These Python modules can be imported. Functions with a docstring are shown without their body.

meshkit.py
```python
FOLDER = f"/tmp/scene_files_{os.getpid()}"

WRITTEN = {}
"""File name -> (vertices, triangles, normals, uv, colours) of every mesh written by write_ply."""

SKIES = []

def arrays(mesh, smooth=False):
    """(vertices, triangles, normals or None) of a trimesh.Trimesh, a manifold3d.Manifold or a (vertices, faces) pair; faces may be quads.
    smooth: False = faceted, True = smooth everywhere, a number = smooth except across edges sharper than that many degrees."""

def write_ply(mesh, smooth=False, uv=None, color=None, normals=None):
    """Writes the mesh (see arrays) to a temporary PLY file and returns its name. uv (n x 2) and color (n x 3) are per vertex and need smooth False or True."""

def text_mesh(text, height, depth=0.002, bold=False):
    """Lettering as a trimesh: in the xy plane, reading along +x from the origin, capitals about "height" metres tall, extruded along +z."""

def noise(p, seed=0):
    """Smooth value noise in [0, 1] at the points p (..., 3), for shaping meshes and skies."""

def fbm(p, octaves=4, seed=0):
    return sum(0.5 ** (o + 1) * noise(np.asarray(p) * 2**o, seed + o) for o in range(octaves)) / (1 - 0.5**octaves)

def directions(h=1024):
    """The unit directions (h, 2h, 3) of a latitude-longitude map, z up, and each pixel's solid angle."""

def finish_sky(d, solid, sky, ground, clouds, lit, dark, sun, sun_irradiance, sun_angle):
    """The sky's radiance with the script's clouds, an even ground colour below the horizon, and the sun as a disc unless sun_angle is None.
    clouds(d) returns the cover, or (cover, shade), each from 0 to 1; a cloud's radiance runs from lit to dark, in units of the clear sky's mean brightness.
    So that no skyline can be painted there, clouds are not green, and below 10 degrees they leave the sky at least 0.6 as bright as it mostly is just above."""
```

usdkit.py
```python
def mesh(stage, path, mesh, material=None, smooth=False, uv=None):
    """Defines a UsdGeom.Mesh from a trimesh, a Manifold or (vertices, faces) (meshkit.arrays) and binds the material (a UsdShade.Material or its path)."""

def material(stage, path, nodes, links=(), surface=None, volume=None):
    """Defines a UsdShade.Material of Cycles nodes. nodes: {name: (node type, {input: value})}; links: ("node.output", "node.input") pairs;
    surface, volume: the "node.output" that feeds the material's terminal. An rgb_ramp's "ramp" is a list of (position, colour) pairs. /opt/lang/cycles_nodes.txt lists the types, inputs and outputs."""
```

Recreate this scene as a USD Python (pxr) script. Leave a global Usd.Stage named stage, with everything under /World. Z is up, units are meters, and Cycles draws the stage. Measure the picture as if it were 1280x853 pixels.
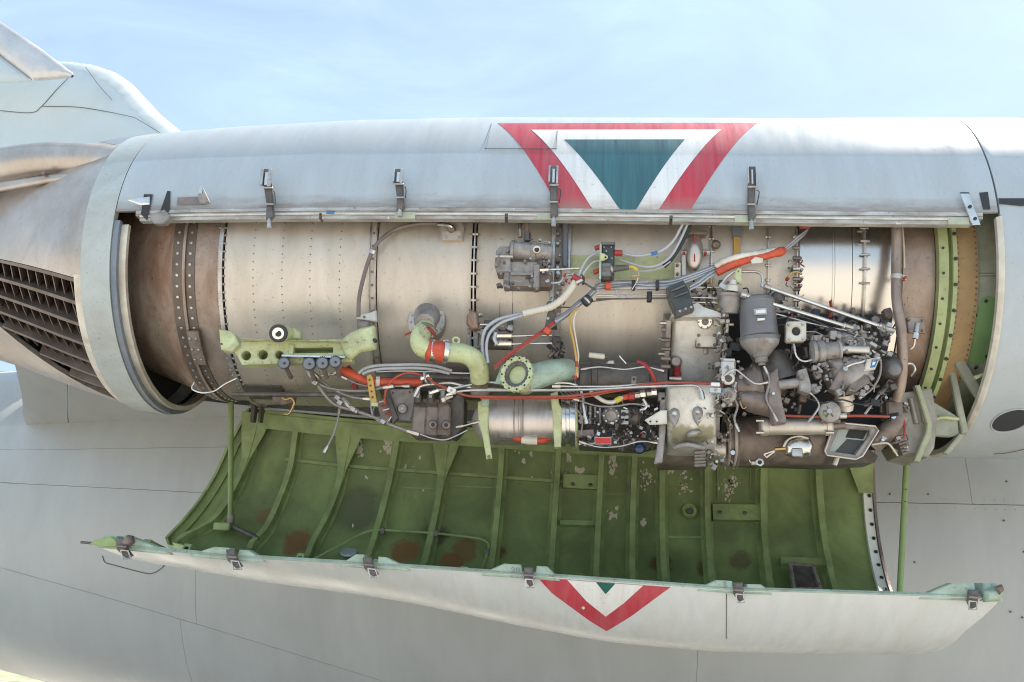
import math, random
import numpy as np, trimesh, shapely, manifold3d as m3
from shapely.geometry import Polygon, Point
from scipy.spatial import Delaunay
from scipy.interpolate import PchipInterpolator
from pxr import Usd, UsdGeom, UsdLux, UsdShade, Gf, Sdf
import usdkit, meshkit

stage = Usd.Stage.CreateInMemory()
UsdGeom.SetStageUpAxis(stage, UsdGeom.Tokens.z)
UsdGeom.Xform.Define(stage, '/World')
rnd = random.Random(7)

# ---------------------------------------------------------------- camera, sky, sun
ZP = 3.45                                   # height of the engine pod's axis (along x at y = 0)
EYE = np.array([0, -4.0, ZP - 1.27])
YAW, PITCH, ROLL, FPX = math.radians(4.5), math.radians(14), math.radians(2.4), 1200.0
FW = np.array([-math.sin(YAW)*math.cos(PITCH), math.cos(YAW)*math.cos(PITCH), math.sin(PITCH)])
_r = np.array([math.cos(YAW), math.sin(YAW), 0]); _u = np.cross(_r, FW)
RT = _r*math.cos(ROLL) + _u*math.sin(ROLL); UP = -_r*math.sin(ROLL) + _u*math.cos(ROLL)
cam = UsdGeom.Camera.Define(stage, '/World/camera')
cam.AddTransformOp().Set(Gf.Matrix4d(*RT, 0, *UP, 0, *(-FW), 0, *EYE, 1))
cam.CreateHorizontalApertureAttr(36.0); cam.CreateFocalLengthAttr(36.0*FPX/1280)
EXPOSURE = 1.12
cam.CreateExposureAttr(EXPOSURE)

SUN = np.array([0.42, 0.40, 0.815]); SUN /= np.linalg.norm(SUN)
ELEV, ROT = math.asin(SUN[2]), math.atan2(SUN[0], SUN[1])
dome = UsdLux.DomeLight.Define(stage, '/World/sky_light')
skym = usdkit.material(stage, '/World/Looks/sky', {
    'tc': ('texture_coordinate', {}),
    'map': ('mapping', {'scale': (1.2, 1.6, 3.2), 'rotation': (0.3, 0.5, 0.2)}),
    'n': ('noise_texture', {'scale': 2.8, 'detail': 9.0, 'roughness': 0.6, 'distortion': 0.9}),
    'r': ('rgb_ramp', {'ramp': [(0.32, (0.52,)*3), (0.50, (0.64,)*3), (0.72, (0.84,)*3)]}),
    'sky': ('sky_texture', {'sky_type': 'single_scattering', 'sun_disc': False, 'sun_elevation': ELEV, 'sun_rotation': ROT,
                            'air_density': 1.0, 'aerosol_density': 1.8, 'ozone_density': 1.0}),
    'mix': ('mix_color', {'b': (6.1, 8.3, 10.7)}),
    'bg': ('background_shader', {'strength': 0.06})},
    [('tc.generated', 'map.vector'), ('map.vector', 'n.vector'), ('n.fac', 'r.fac'), ('r.color', 'mix.fac'), ('sky.color', 'mix.a'),
     ('mix.result', 'bg.color')], surface='bg.background')
UsdShade.MaterialBindingAPI.Apply(dome.GetPrim()).Bind(skym)
sun = UsdLux.DistantLight.Define(stage, '/World/sun_light')
sun.CreateIntensityAttr(1.15); sun.CreateAngleAttr(0.53); sun.CreateNormalizeAttr(True); sun.CreateColorAttr(Gf.Vec3f(1.0, 0.95, 0.87))
zc = SUN; xc = np.cross([0, 0, 1], zc); xc /= np.linalg.norm(xc); yc = np.cross(zc, xc)
sun.AddTransformOp().Set(Gf.Matrix4d(*xc, 0, *yc, 0, *zc, 0, 0, 0, 0, 1))

# ---------------------------------------------------------------- measuring: rays of the photograph met with real surfaces
def ray(px, py):
    d = FW + RT*(px-640)/FPX - UP*(py-426.5)/FPX
    return d/np.linalg.norm(d)
def pl(px, py, y):                          # the point of the upright plane y = const
    d = ray(px, py); return EYE + d*((y-EYE[1])/d[1])
def cylp(px, py, R, cy=0.0, cz=None, far=False):   # the point of a cylinder along x
    cz = ZP if cz is None else cz
    d = ray(px, py); o = EYE[1:]-[cy, cz]; v = d[1:]
    a, b, q = v@v, 2*o@v, o@o-R*R
    D = max(b*b-4*a*q, 0)
    return EYE + d*((-b+(1 if far else -1)*math.sqrt(D))/(2*a))
def mpp(y): return (y+4.0)*1.03/FPX         # metres per pixel of the photograph at the plane y
def pod(x, r, a):                           # a in degrees: 0 faces the viewer, 90 is up
    a = np.radians(a); return np.stack(np.broadcast_arrays(x, -r*np.cos(a), ZP+r*np.sin(a)), -1).astype(float)

# ---------------------------------------------------------------- materials
LOOKS = {}
def M(name, base, rough=0.5, metal=0.0, var=0.12, vscale=5.0, dirt=None, damt=0.35, dscale=2.5, dsharp=0.15, bump=0.0, bscale=60.0,
      stretch=(1, 1, 1), rvar=0.1, spec=0.5, coat=0.0, chips=None, speck=0.0, spots=(), zband=None):
    """Noise-varied paint or metal. dirt: a colour laid on in patches; chips: (colour, scale, threshold)."""
    if name in LOOKS: return LOOKS[name]
    b = np.array(base, float)
    n = {'g': ('geometry', {}), 'mp': ('mapping', {'scale': stretch}),
         'n1': ('noise_texture', {'scale': vscale, 'detail': 6.0, 'roughness': 0.6}),
         'r1': ('rgb_ramp', {'ramp': [(0.3, tuple(b*(1-var))), (0.7, tuple(np.minimum(b*(1+var), 0.95)))]}),
         'rr': ('map_range', {'from_min': 0.3, 'from_max': 0.7, 'to_min': max(rough-rvar, 0.03), 'to_max': min(rough+rvar, 1.0), 'clamp': True}),
         'p': ('principled_bsdf', {'metallic': metal, 'roughness': rough, 'specular_ior_level': spec, 'coat_weight': coat})}
    l = [('g.position', 'mp.vector'), ('mp.vector', 'n1.vector'), ('n1.fac', 'r1.fac'), ('n1.fac', 'rr.value'), ('rr.result', 'p.roughness')]
    out = 'r1.color'
    if dirt is not None:
        n['n2'] = ('noise_texture', {'scale': dscale, 'detail': 8.0, 'roughness': 0.65, 'distortion': 0.6})
        n['r2'] = ('rgb_ramp', {'ramp': [(0.5-dsharp+0.05, (0, 0, 0)), (0.5+dsharp+0.05, (damt,)*3)]})
        n['m2'] = ('mix_color', {'b': dirt})
        l += [('mp.vector', 'n2.vector'), ('n2.fac', 'r2.fac'), ('r2.color', 'm2.fac'), (out, 'm2.a')]
        out = 'm2.result'
    if speck:
        n['n4'] = ('noise_texture', {'scale': 90.0, 'detail': 3.0, 'roughness': 0.6})
        n['r4'] = ('rgb_ramp', {'ramp': [(0.62, (0, 0, 0)), (0.72, (speck,)*3)]})
        n['m4'] = ('mix_color', {'b': (0.05, 0.035, 0.025)})
        l += [('g.position', 'n4.vector'), ('n4.fac', 'r4.fac'), ('r4.color', 'm4.fac'), (out, 'm4.a')]
        out = 'm4.result'
    for k, (ctr, rad, col, amt) in enumerate(spots):       # a stain with its own place and ragged edge
        n[f'sd{k}'] = ('vector_math', {'math_type': 'distance', 'vector2': tuple(ctr)})
        n[f'sn{k}'] = ('noise_texture', {'scale': 1.6/rad, 'detail': 8.0, 'roughness': 0.7})
        n[f'sa{k}'] = ('math', {'math_type': 'multiply_add', 'value2': -1.0/rad, 'value3': 0.5})
        n[f'sb{k}'] = ('math', {'math_type': 'add'})
        n[f'sr{k}'] = ('rgb_ramp', {'ramp': [(0.42, (0, 0, 0)), (0.62, (amt,)*3)]})
        n[f'sm{k}'] = ('mix_color', {'b': col})
        l += [('g.position', f'sd{k}.vector1'), ('g.position', f'sn{k}.vector'), (f'sd{k}.value', f'sa{k}.value1'), (f'sa{k}.value', f'sb{k}.value1'), (f'sn{k}.fac', f'sb{k}.value2'), (f'sb{k}.value', f'sr{k}.fac'), (f'sr{k}.color', f'sm{k}.fac'), (out, f'sm{k}.a')]
        out = f'sm{k}.result'
    if zband:                                                # a line of grime along an edge
        z0, w, col, amt = zband
        n['zs'] = ('separate_xyz', {}); n['za'] = ('map_range', {'from_min': z0, 'from_max': z0+w, 'to_min': 1.0, 'to_max': 0.0, 'clamp': True})
        n['zn'] = ('noise_texture', {'scale': 7.0, 'detail': 9.0, 'roughness': 0.75}); n['zm'] = ('mapping', {'scale': (1.0, 1, 5)})
        n['zq'] = ('map_range', {'from_min': z0-.08, 'from_max': z0-.07, 'clamp': True}); n['zw'] = ('math', {'math_type': 'multiply'}); n['zp'] = ('math', {'math_type': 'multiply'}); n['zr'] = ('rgb_ramp', {'ramp': [(0.16, (0, 0, 0)), (0.5, (amt,)*3)]}); n['zc'] = ('mix_color', {'b': col})
        l += [('g.position', 'zs.vector'), ('zs.z', 'za.value'), ('g.position', 'zm.vector'), ('zm.vector', 'zn.vector'), ('zs.z', 'zq.value'), ('za.result', 'zw.value1'), ('zq.result', 'zw.value2'), ('zw.value', 'zp.value1'), ('zn.fac', 'zp.value2'), ('zp.value', 'zr.fac'), ('zr.color', 'zc.fac'), (out, 'zc.a')]
        out = 'zc.result'
    if chips:
        n['n3'] = ('noise_texture', {'scale': chips[1], 'detail': 5.0, 'roughness': 0.7})
        n['r3'] = ('rgb_ramp', {'ramp': [(chips[2], (0, 0, 0)), (chips[2]+0.02, (1, 1, 1))]})
        n['m3'] = ('mix_color', {'b': chips[0]})
        l += [('g.position', 'n3.vector'), ('n3.fac', 'r3.fac'), ('r3.color', 'm3.fac'), (out, 'm3.a')]
        out = 'm3.result'
    l.append((out, 'p.base_color'))
    if bump:
        n['nb'] = ('noise_texture', {'scale': bscale, 'detail': 4.0})
        n['bp'] = ('bump', {'strength': 1.0, 'distance': bump})
        l += [('g.position', 'nb.vector'), ('nb.fac', 'bp.height'), ('bp.normal', 'p.normal')]
    LOOKS[name] = usdkit.material(stage, '/World/Looks/'+name, n, l, surface='p.BSDF')
    return LOOKS[name]

skin = M('cowl_grey_paint', (0.41, 0.44, 0.455), 0.36, var=0.05, vscale=2.0, dirt=(0.36, 0.35, 0.33), damt=0.45, dscale=2.2, stretch=(5, 1, 1), speck=0.2, bump=0.0012, bscale=2.6, zband=(ZP+.055, .10, (0.20, 0.16, 0.13), 0.8))
skin_n = M('nose_grey_paint', (0.41, 0.44, 0.455), 0.36, var=0.05, vscale=2.0, dirt=(0.32, 0.31, 0.29), damt=0.45, dscale=2.2, stretch=(2, 1, 1), speck=0.2, bump=0.0012, bscale=2.6)
skin2 = M('band_grey_green_paint', (0.44, 0.47, 0.45), 0.42, var=0.07, dirt=(0.30, 0.27, 0.23), damt=0.55, dscale=5, speck=0.45)
door_skin = M('door_outer_paint', (0.60, 0.61, 0.59), 0.30, var=0.05, vscale=2.0, dirt=(0.42, 0.38, 0.33), damt=0.35, dscale=2.0, stretch=(4, 1, 1), speck=0.12)
satin = M('satin_stainless', (0.60, 0.53, 0.48), 0.36, 0.75, var=0.1, vscale=8, dirt=(0.38, 0.32, 0.28), damt=0.4, dscale=5, stretch=(4, 1, 1))
hullm = M('fuselage_grey_paint', (0.45, 0.45, 0.425), 0.33, var=0.04, vscale=1.2, dirt=(0.32, 0.31, 0.29), damt=0.4, dscale=0.9, stretch=(2.5, 1, 0.8), speck=0.08, bump=0.0015, bscale=3.0)
finm = M('fin_grey_paint', (0.50, 0.56, 0.57), 0.4, var=0.06, vscale=1.5, dirt=(0.40, 0.42, 0.42), damt=0.4, dscale=1.5, speck=0.1)
seam = M('dark_seam', (0.10, 0.095, 0.09), 0.7)
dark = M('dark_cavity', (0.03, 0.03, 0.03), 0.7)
bare = M('bare_heat_stained_metal', (0.52, 0.46, 0.41), 0.38, 0.75, var=0.14, vscale=4, dirt=(0.30, 0.22, 0.16), damt=0.55, dscale=3.0, stretch=(1.5, 1, 1), bump=0.0006, bscale=12, speck=0.25)
bare_le = M('bare_leading_edge', (0.62, 0.60, 0.58), 0.4, 0.6, var=0.12, dirt=(0.35, 0.30, 0.27), damt=0.4)
tan = M('engine_case_tan', (0.63, 0.565, 0.49), 0.43, 0.62, var=0.07, vscale=3.0, dirt=(0.36, 0.29, 0.22), damt=0.6, dscale=2.4, dsharp=0.22, stretch=(3.0, 1, .8), speck=0.3, bump=0.0007, bscale=9)
brown = M('engine_case_brown', (0.38, 0.30, 0.25), 0.45, 0.6, var=0.18, vscale=5, dirt=(0.17, 0.085, 0.045), damt=0.75, dscale=4.0, stretch=(2, 1, 1), speck=0.6, bump=0.0008, bscale=14)
rusty = M('rusty_exhaust_case', (0.36, 0.28, 0.22), 0.5, 0.5, var=0.2, vscale=5, dirt=(0.22, 0.085, 0.035), damt=0.9, dscale=4.0, stretch=(3, 1, 1), speck=0.8, bump=0.001, bscale=16)
band_d = M('dark_flange_band', (0.16, 0.13, 0.11), 0.5, 0.6, var=0.25, vscale=14, dirt=(0.10, 0.06, 0.04), damt=0.6, dscale=9)
shine = M('polished_case', (0.68, 0.63, 0.58), 0.24, 1.0, var=0.05, vscale=3, rvar=0.05, bump=0.0008, bscale=5)
steel = M('worn_steel', (0.55, 0.52, 0.49), 0.35, 0.85, var=0.15, vscale=25, dirt=(0.22, 0.17, 0.13), damt=0.6, dscale=18)
steel_hi = M('bright_steel', (0.74, 0.71, 0.67), 0.24, 0.95, var=0.1, vscale=20, dirt=(0.35, 0.27, 0.2), damt=0.35, dscale=14)
cast = M('grey_casting', (0.37, 0.335, 0.31), 0.55, 0.35, var=0.2, vscale=18, dirt=(0.12, 0.09, 0.07), damt=0.7, dscale=14, bump=0.0012, bscale=70)
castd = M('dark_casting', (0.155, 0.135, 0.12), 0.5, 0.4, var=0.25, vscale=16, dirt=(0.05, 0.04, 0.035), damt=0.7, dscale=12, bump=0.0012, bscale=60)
ring_o = M('olive_green_ring', (0.38, 0.43, 0.20), 0.5, var=0.12, vscale=8, dirt=(0.22, 0.20, 0.10), damt=0.6, dscale=6, speck=0.4)
rail_m = M('cascade_brown', (0.21, 0.17, 0.145), 0.5, 0.5, var=0.2, vscale=9, dirt=(0.11, 0.08, 0.06), damt=0.7, dscale=7)
castb = M('brown_casting', (0.26, 0.205, 0.175), 0.5, 0.4, var=0.25, vscale=14, dirt=(0.08, 0.05, 0.035), damt=0.7, dscale=11, bump=0.001, bscale=60)
gbox = M('gearbox_silver', (0.70, 0.67, 0.62), 0.45, 0.4, var=0.10, vscale=10, dirt=(0.30, 0.25, 0.18), damt=0.6, dscale=7, bump=0.0009, bscale=45, speck=0.3)
oily = M('oil_stained_gearbox', (0.48, 0.45, 0.35), 0.36, 0.4, var=0.18, vscale=9, dirt=(0.17, 0.145, 0.07), damt=0.85, dscale=9, bump=0.001, bscale=40)
can = M('canister_grey', (0.165, 0.16, 0.165), 0.45, 0.25, var=0.12, vscale=12, dirt=(0.24, 0.21, 0.19), damt=0.5, dscale=8, speck=0.2)
primer = M('door_green_primer', (0.235, 0.30, 0.105), 0.55, var=0.16, vscale=4, dirt=(0.080, 0.085, 0.036), damt=0.7, dscale=3.2, dsharp=0.2, stretch=(1.3, 1, 1), speck=0.2)
primer_rib = M('rib_green_primer', (0.29, 0.365, 0.14), 0.5, var=0.14, vscale=9, dirt=(0.09, 0.09, 0.04), damt=0.6, dscale=7)
primer_hi = M('frame_green_primer', (0.22, 0.30, 0.10), 0.5, var=0.12, vscale=7, dirt=(0.13, 0.12, 0.05), damt=0.5, dscale=6, speck=0.2)
plate_green = M('bright_green_plate', (0.24, 0.40, 0.16), 0.5, var=0.1, vscale=6, dirt=(0.12, 0.16, 0.08), damt=0.5, speck=0.2)
lime = M('pale_lime_paint', (0.55, 0.58, 0.31), 0.46, var=0.09, vscale=9, dirt=(0.27, 0.23, 0.12), damt=0.75, dscale=9, speck=0.6, chips=((0.26, 0.22, 0.17), 55.0, 0.69))
mint = M('pale_mint_paint', (0.40, 0.50, 0.39), 0.45, var=0.12, vscale=9, dirt=(0.20, 0.19, 0.13), damt=0.75, dscale=9, speck=0.6, chips=((0.25, 0.22, 0.18), 60.0, 0.68))
orange_b = M('ochre_band', (0.46, 0.30, 0.14), 0.5, 0.2, var=0.15, vscale=7, dirt=(0.25, 0.17, 0.10), damt=0.6, dscale=5, speck=0.4)
greyg = M('grey_green_bulkhead', (0.42, 0.43, 0.33), 0.55, var=0.15, vscale=6, dirt=(0.17, 0.15, 0.10), damt=0.6, dscale=5, speck=0.3)
cream = M('cream_edge', (0.66, 0.60, 0.50), 0.45, 0.2, var=0.15, vscale=12, dirt=(0.34, 0.26, 0.19), damt=0.6, dscale=9)
lipw = M('worn_lip_rail', (0.46, 0.45, 0.42), 0.45, 0.2, var=0.2, vscale=9, dirt=(0.22, 0.16, 0.12), damt=0.85, dscale=7, stretch=(1, 4, 4), speck=0.6, chips=((0.62, 0.60, 0.56), 22.0, 0.66))
blue_rim = M('blue_grey_seal', (0.16, 0.19, 0.23), 0.5, var=0.2, vscale=10, dirt=(0.30, 0.27, 0.24), damt=0.6, dscale=9)
red = M('roundel_red', (0.46, 0.035, 0.055), 0.38, var=0.15, vscale=5, dirt=(0.42, 0.12, 0.12), damt=0.7, dscale=3, stretch=(9, 1, 0.5), speck=0.3, zband=(ZP+.055, .09, (0.30, 0.18, 0.15), 0.8))
white = M('roundel_white', (0.74, 0.72, 0.69), 0.38, var=0.04, dirt=(0.55, 0.50, 0.45), damt=0.6, dscale=3, stretch=(9, 1, 0.5), speck=0.3, zband=(ZP+.055, .09, (0.36, 0.29, 0.23), 0.8))
teal = M('roundel_green', (0.035, 0.10, 0.115), 0.4, var=0.15, vscale=6, dirt=(0.05, 0.16, 0.17), damt=0.8, dscale=4, stretch=(12, 1, 0.4))
door_green_mark = M('roundel_deep_green', (0.012, 0.10, 0.075), 0.4)
orange = M('orange_silicone', (0.60, 0.080, 0.03), 0.5, var=0.18, vscale=25, dirt=(0.24, 0.05, 0.03), damt=0.75, dscale=16, speck=0.5)
red_wire = M('red_brown_wire', (0.33, 0.065, 0.04), 0.45, var=0.1, vscale=20)
grey_hose = M('grey_sleeved_hose', (0.42, 0.42, 0.43), 0.45, 0.1, var=0.08, vscale=25)
dgrey_hose = M('dark_grey_cable', (0.17, 0.18, 0.20), 0.5, 0.1, var=0.12, vscale=25)
brown_hose = M('brown_rubber_hose', (0.20, 0.155, 0.13), 0.5, var=0.15, vscale=15, dirt=(0.10, 0.07, 0.06), damt=0.5, dscale=9)
white_wrap = M('cream_tape_wrap', (0.66, 0.59, 0.48), 0.6, var=0.1, vscale=25, dirt=(0.45, 0.36, 0.26), damt=0.5, dscale=25)
braid = M('braided_steel_hose', (0.29, 0.255, 0.235), 0.5, 0.6, var=0.25, vscale=120, bump=0.0006, bscale=300)
silver_tube = M('silver_tube', (0.68, 0.64, 0.60), 0.3, 0.9, var=0.08, vscale=14, dirt=(0.40, 0.32, 0.26), damt=0.35, dscale=10)
black = M('black_rubber', (0.028, 0.028, 0.03), 0.5, var=0.2, vscale=20)
black_box = M('black_enamel_box', (0.040, 0.046, 0.044), 0.4, 0.1, var=0.25, vscale=14, dirt=(0.10, 0.09, 0.075), damt=0.6, dscale=12)
yellow = M('yellow_sleeve', (0.62, 0.44, 0.05), 0.5, var=0.1)
ochre = M('ochre_clamp_strap', (0.50, 0.30, 0.075), 0.45, 0.2, var=0.15, vscale=25)
blue = M('blue_band', (0.045, 0.16, 0.36), 0.45, var=0.1)
navy = M('dark_blue_cap', (0.008, 0.025, 0.085), 0.3, coat=0.4)
redcap = M('red_connector', (0.34, 0.035, 0.03), 0.45, var=0.15, vscale=30)
red_plate = M('red_placard', (0.52, 0.03, 0.025), 0.4)
white_l = M('white_label', (0.75, 0.72, 0.68), 0.5)
mirror = M('drain_window_glass', (0.42, 0.44, 0.38), 0.25, 0.2, var=0.05)
brass = M('brass_fitting', (0.50, 0.34, 0.15), 0.38, 0.8, var=0.2, vscale=25)
sunpaint = M('sunlit_strip_paint', (0.84, 0.83, 0.76), 0.4, var=0.05)  # near-white colour stands in for sunlight on the door end strip
concrete = M('pale_concrete', (0.50, 0.455, 0.385), 0.85, var=0.12, vscale=0.6, dirt=(0.32, 0.30, 0.26), damt=0.4, dscale=0.25, bump=0.002, bscale=30)
grassm = M('dry_grass', (0.27, 0.29, 0.17), 0.9, var=0.3, vscale=2.0, dirt=(0.33, 0.30, 0.22), damt=0.7, dscale=0.8)

# ---------------------------------------------------------------- mesh helpers
def TM(v, f):
    f = np.asarray(f, int)
    if f.shape[1] == 4: f = np.vstack([f[:, [0, 1, 2]], f[:, [0, 2, 3]]])
    m = trimesh.Trimesh(np.asarray(v, float), f, process=False)
    return m
def cat(*ms):
    L = []
    for m in ms: L += list(m) if isinstance(m, (list, tuple)) else [m]
    return trimesh.util.concatenate(L)
def gridf(n, m, cu=False, cv=False):
    i, j = np.meshgrid(np.arange(n if cu else n-1), np.arange(m if cv else m-1), indexing='ij')
    a = i*m+j; b = ((i+1) % n)*m+j; c = ((i+1) % n)*m+(j+1) % m; d = i*m+(j+1) % m
    return np.stack([a, b, c, d], -1).reshape(-1, 4)
def slab(A, B, closed=False):
    """Solid between two point grids A (outer) and B (inner), both n x m x 3; closed: the m direction wraps round."""
    n, m = A.shape[:2]; f = gridf(n, m, cv=closed)
    V = np.vstack([A.reshape(-1, 3), B.reshape(-1, 3)]); N = n*m
    F = [f, f[:, ::-1]+N]
    def edge(ids):
        ids = np.asarray(ids); return np.stack([ids[:-1], ids[1:], ids[1:]+N, ids[:-1]+N], -1)
    w = list(range(m))+([0] if closed else [])
    F += [edge(w)[:, ::-1], edge([(n-1)*m+k for k in w])]
    if not closed: F += [edge(np.arange(n)*m), edge(np.arange(n)*m+m-1)[:, ::-1]]
    t = TM(V, np.vstack(F)); t.fix_normals(); return t
def revolve(prof, a0=0, a1=360, n=96):
    """Surface of revolution about the pod's axis; prof: (x, r) outline, closed loop gives a solid."""
    p = np.array(prof, float); full = abs(a1-a0) >= 360
    a = np.linspace(a0, a1, n, endpoint=not full)
    G = pod(p[:, None, 0], p[:, None, 1], a[None, :])
    return G, full
def shell(xs, R, th, a0, a1, n=96):
    xs = np.asarray(xs, float); Rv = R(xs) if callable(R) else np.full(len(xs), R, float)
    full = abs(a1-a0) >= 360; a = np.linspace(a0, a1, n, endpoint=not full)
    return slab(pod(xs[:, None], Rv[:, None], a[None]), pod(xs[:, None], Rv[:, None]-th, a[None]), full)
def ringband(x0, x1, r, th=0.012, a0=-180, a1=180, ch=0.002):
    return shell([x0, x0+1e-5, x1-1e-5, x1], lambda x: np.array([r-ch, r, r, r-ch]), th, a0, a1, 120)
def box(cx, cy, cz, sx, sy, sz, ch=None, R=None):
    s = np.array([sx, sy, sz])/2; c = min(s)*0.25 if ch is None else min(ch, min(s)*0.49)
    P = []
    for i in (-1, 1):
        for j in (-1, 1):
            for k in (-1, 1):
                q = s*[i, j, k]
                for ax in range(3):
                    e = q.copy(); o = [b for b in range(3) if b != ax]
                    for b in o: e[b] -= np.sign(e[b])*c
                    P.append(e)
    m = trimesh.convex.convex_hull(np.array(P))
    if R is not None: m.apply_transform(R)
    m.apply_translation([cx, cy, cz]); return m
def chull(P): return trimesh.convex.convex_hull(np.asarray(P, float))
def frames(P):
    P = np.asarray(P, float); T = np.gradient(P, axis=0); T /= np.linalg.norm(T, axis=1)[:, None]+1e-12
    n = np.cross(T[0], [0.31, 0.22, 0.93]); n /= np.linalg.norm(n); N = [n]
    for t in T[1:]:
        n = N[-1]-t*(N[-1]@t); N.append(n/(np.linalg.norm(n)+1e-12))
    N = np.array(N); return N, np.cross(T, N)
def spline(pts, step=0.012, k=None):
    P = np.asarray(pts, float)
    if len(P) < 3:
        n = 2 if k is None else k
        return np.linspace(P[0], P[1], max(n, 2))
    Q = np.vstack([2*P[0]-P[1], P, 2*P[-1]-P[-2]]); out = []
    for i in range(1, len(Q)-2):
        n = max(3, min(24, int(np.linalg.norm(Q[i+1]-Q[i])/step)))
        t = np.linspace(0, 1, n, endpoint=False)[:, None]
        a, b, c, d = Q[i-1:i+3]
        out.append(0.5*(2*b+(c-a)*t+(2*a-5*b+4*c-d)*t*t+(3*b-a-3*c+d)*t**3))
    return np.vstack(out+[P[-1:]])
def sweep(P, r, n=10):
    P = np.asarray(P, float); r = np.broadcast_to(np.asarray(r, float), (len(P),))
    N, B = frames(P); a = np.linspace(0, 2*np.pi, n, endpoint=False)
    G = P[:, None]+r[:, None, None]*(np.cos(a)[None, :, None]*N[:, None]+np.sin(a)[None, :, None]*B[:, None])
    V = np.vstack([G.reshape(-1, 3), P[:1], P[-1:]]); k = len(P)
    F = [tuple(q) for q in gridf(k, n, cv=True)]
    T = [(x[0], x[1], x[2]) for x in F]+[(x[0], x[2], x[3]) for x in F]
    T += [(k*n, (j+1) % n, j) for j in range(n)]+[(k*n+1, (k-1)*n+j, (k-1)*n+(j+1) % n) for j in range(n)]
    m = TM(V, np.array(T)); m.fix_normals(); return m
def rod(a, b, r, r2=None, n=14, ch=0.15):
    """Cylinder or cone from point a to point b with chamfered ends."""
    a, b = np.asarray(a, float), np.asarray(b, float); r2 = r if r2 is None else r2; L = np.linalg.norm(b-a); c = min(ch*min(r, r2), L*0.3)
    d = (b-a)/L
    return sweep(np.array([a, a+d*c, b-d*c, b]), [r-c, r, r2, r2-c], n)
def lathe(a, b, prof, n=24):
    """Turned part: prof (t along a-b in 0..1, radius)."""
    a, b = np.asarray(a, float), np.asarray(b, float); p = np.array(prof, float)
    t = p[:, 0]+np.arange(len(p))*1e-6
    N = np.cross(b-a, [0.3, 0.2, 0.93]); N /= np.linalg.norm(N); B = np.cross((b-a)/np.linalg.norm(b-a), N)
    an = np.linspace(0, 2*np.pi, n, endpoint=False)
    G = (a+t[:, None]*(b-a))[:, None]+p[:, 1][:, None, None]*(np.cos(an)[None, :, None]*N+np.sin(an)[None, :, None]*B)
    V = np.vstack([G.reshape(-1, 3), [a+t[0]*(b-a)], [a+t[-1]*(b-a)]]); k = len(p); F = gridf(k, n, cv=True)
    T = np.vstack([F[:, [0, 1, 2]], F[:, [0, 2, 3]], [(k*n, (j+1) % n, j) for j in range(n)], [(k*n+1, (k-1)*n+j, (k-1)*n+(j+1) % n) for j in range(n)]])
    m = TM(V, T); m.fix_normals(); return m
def hexbolt(p, d, r, h):
    p, d = np.asarray(p, float), np.asarray(d, float); d = d/np.linalg.norm(d)
    return sweep(np.array([p, p+d*h*0.8, p+d*h]), [r, r, r*0.75], 6)
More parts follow.
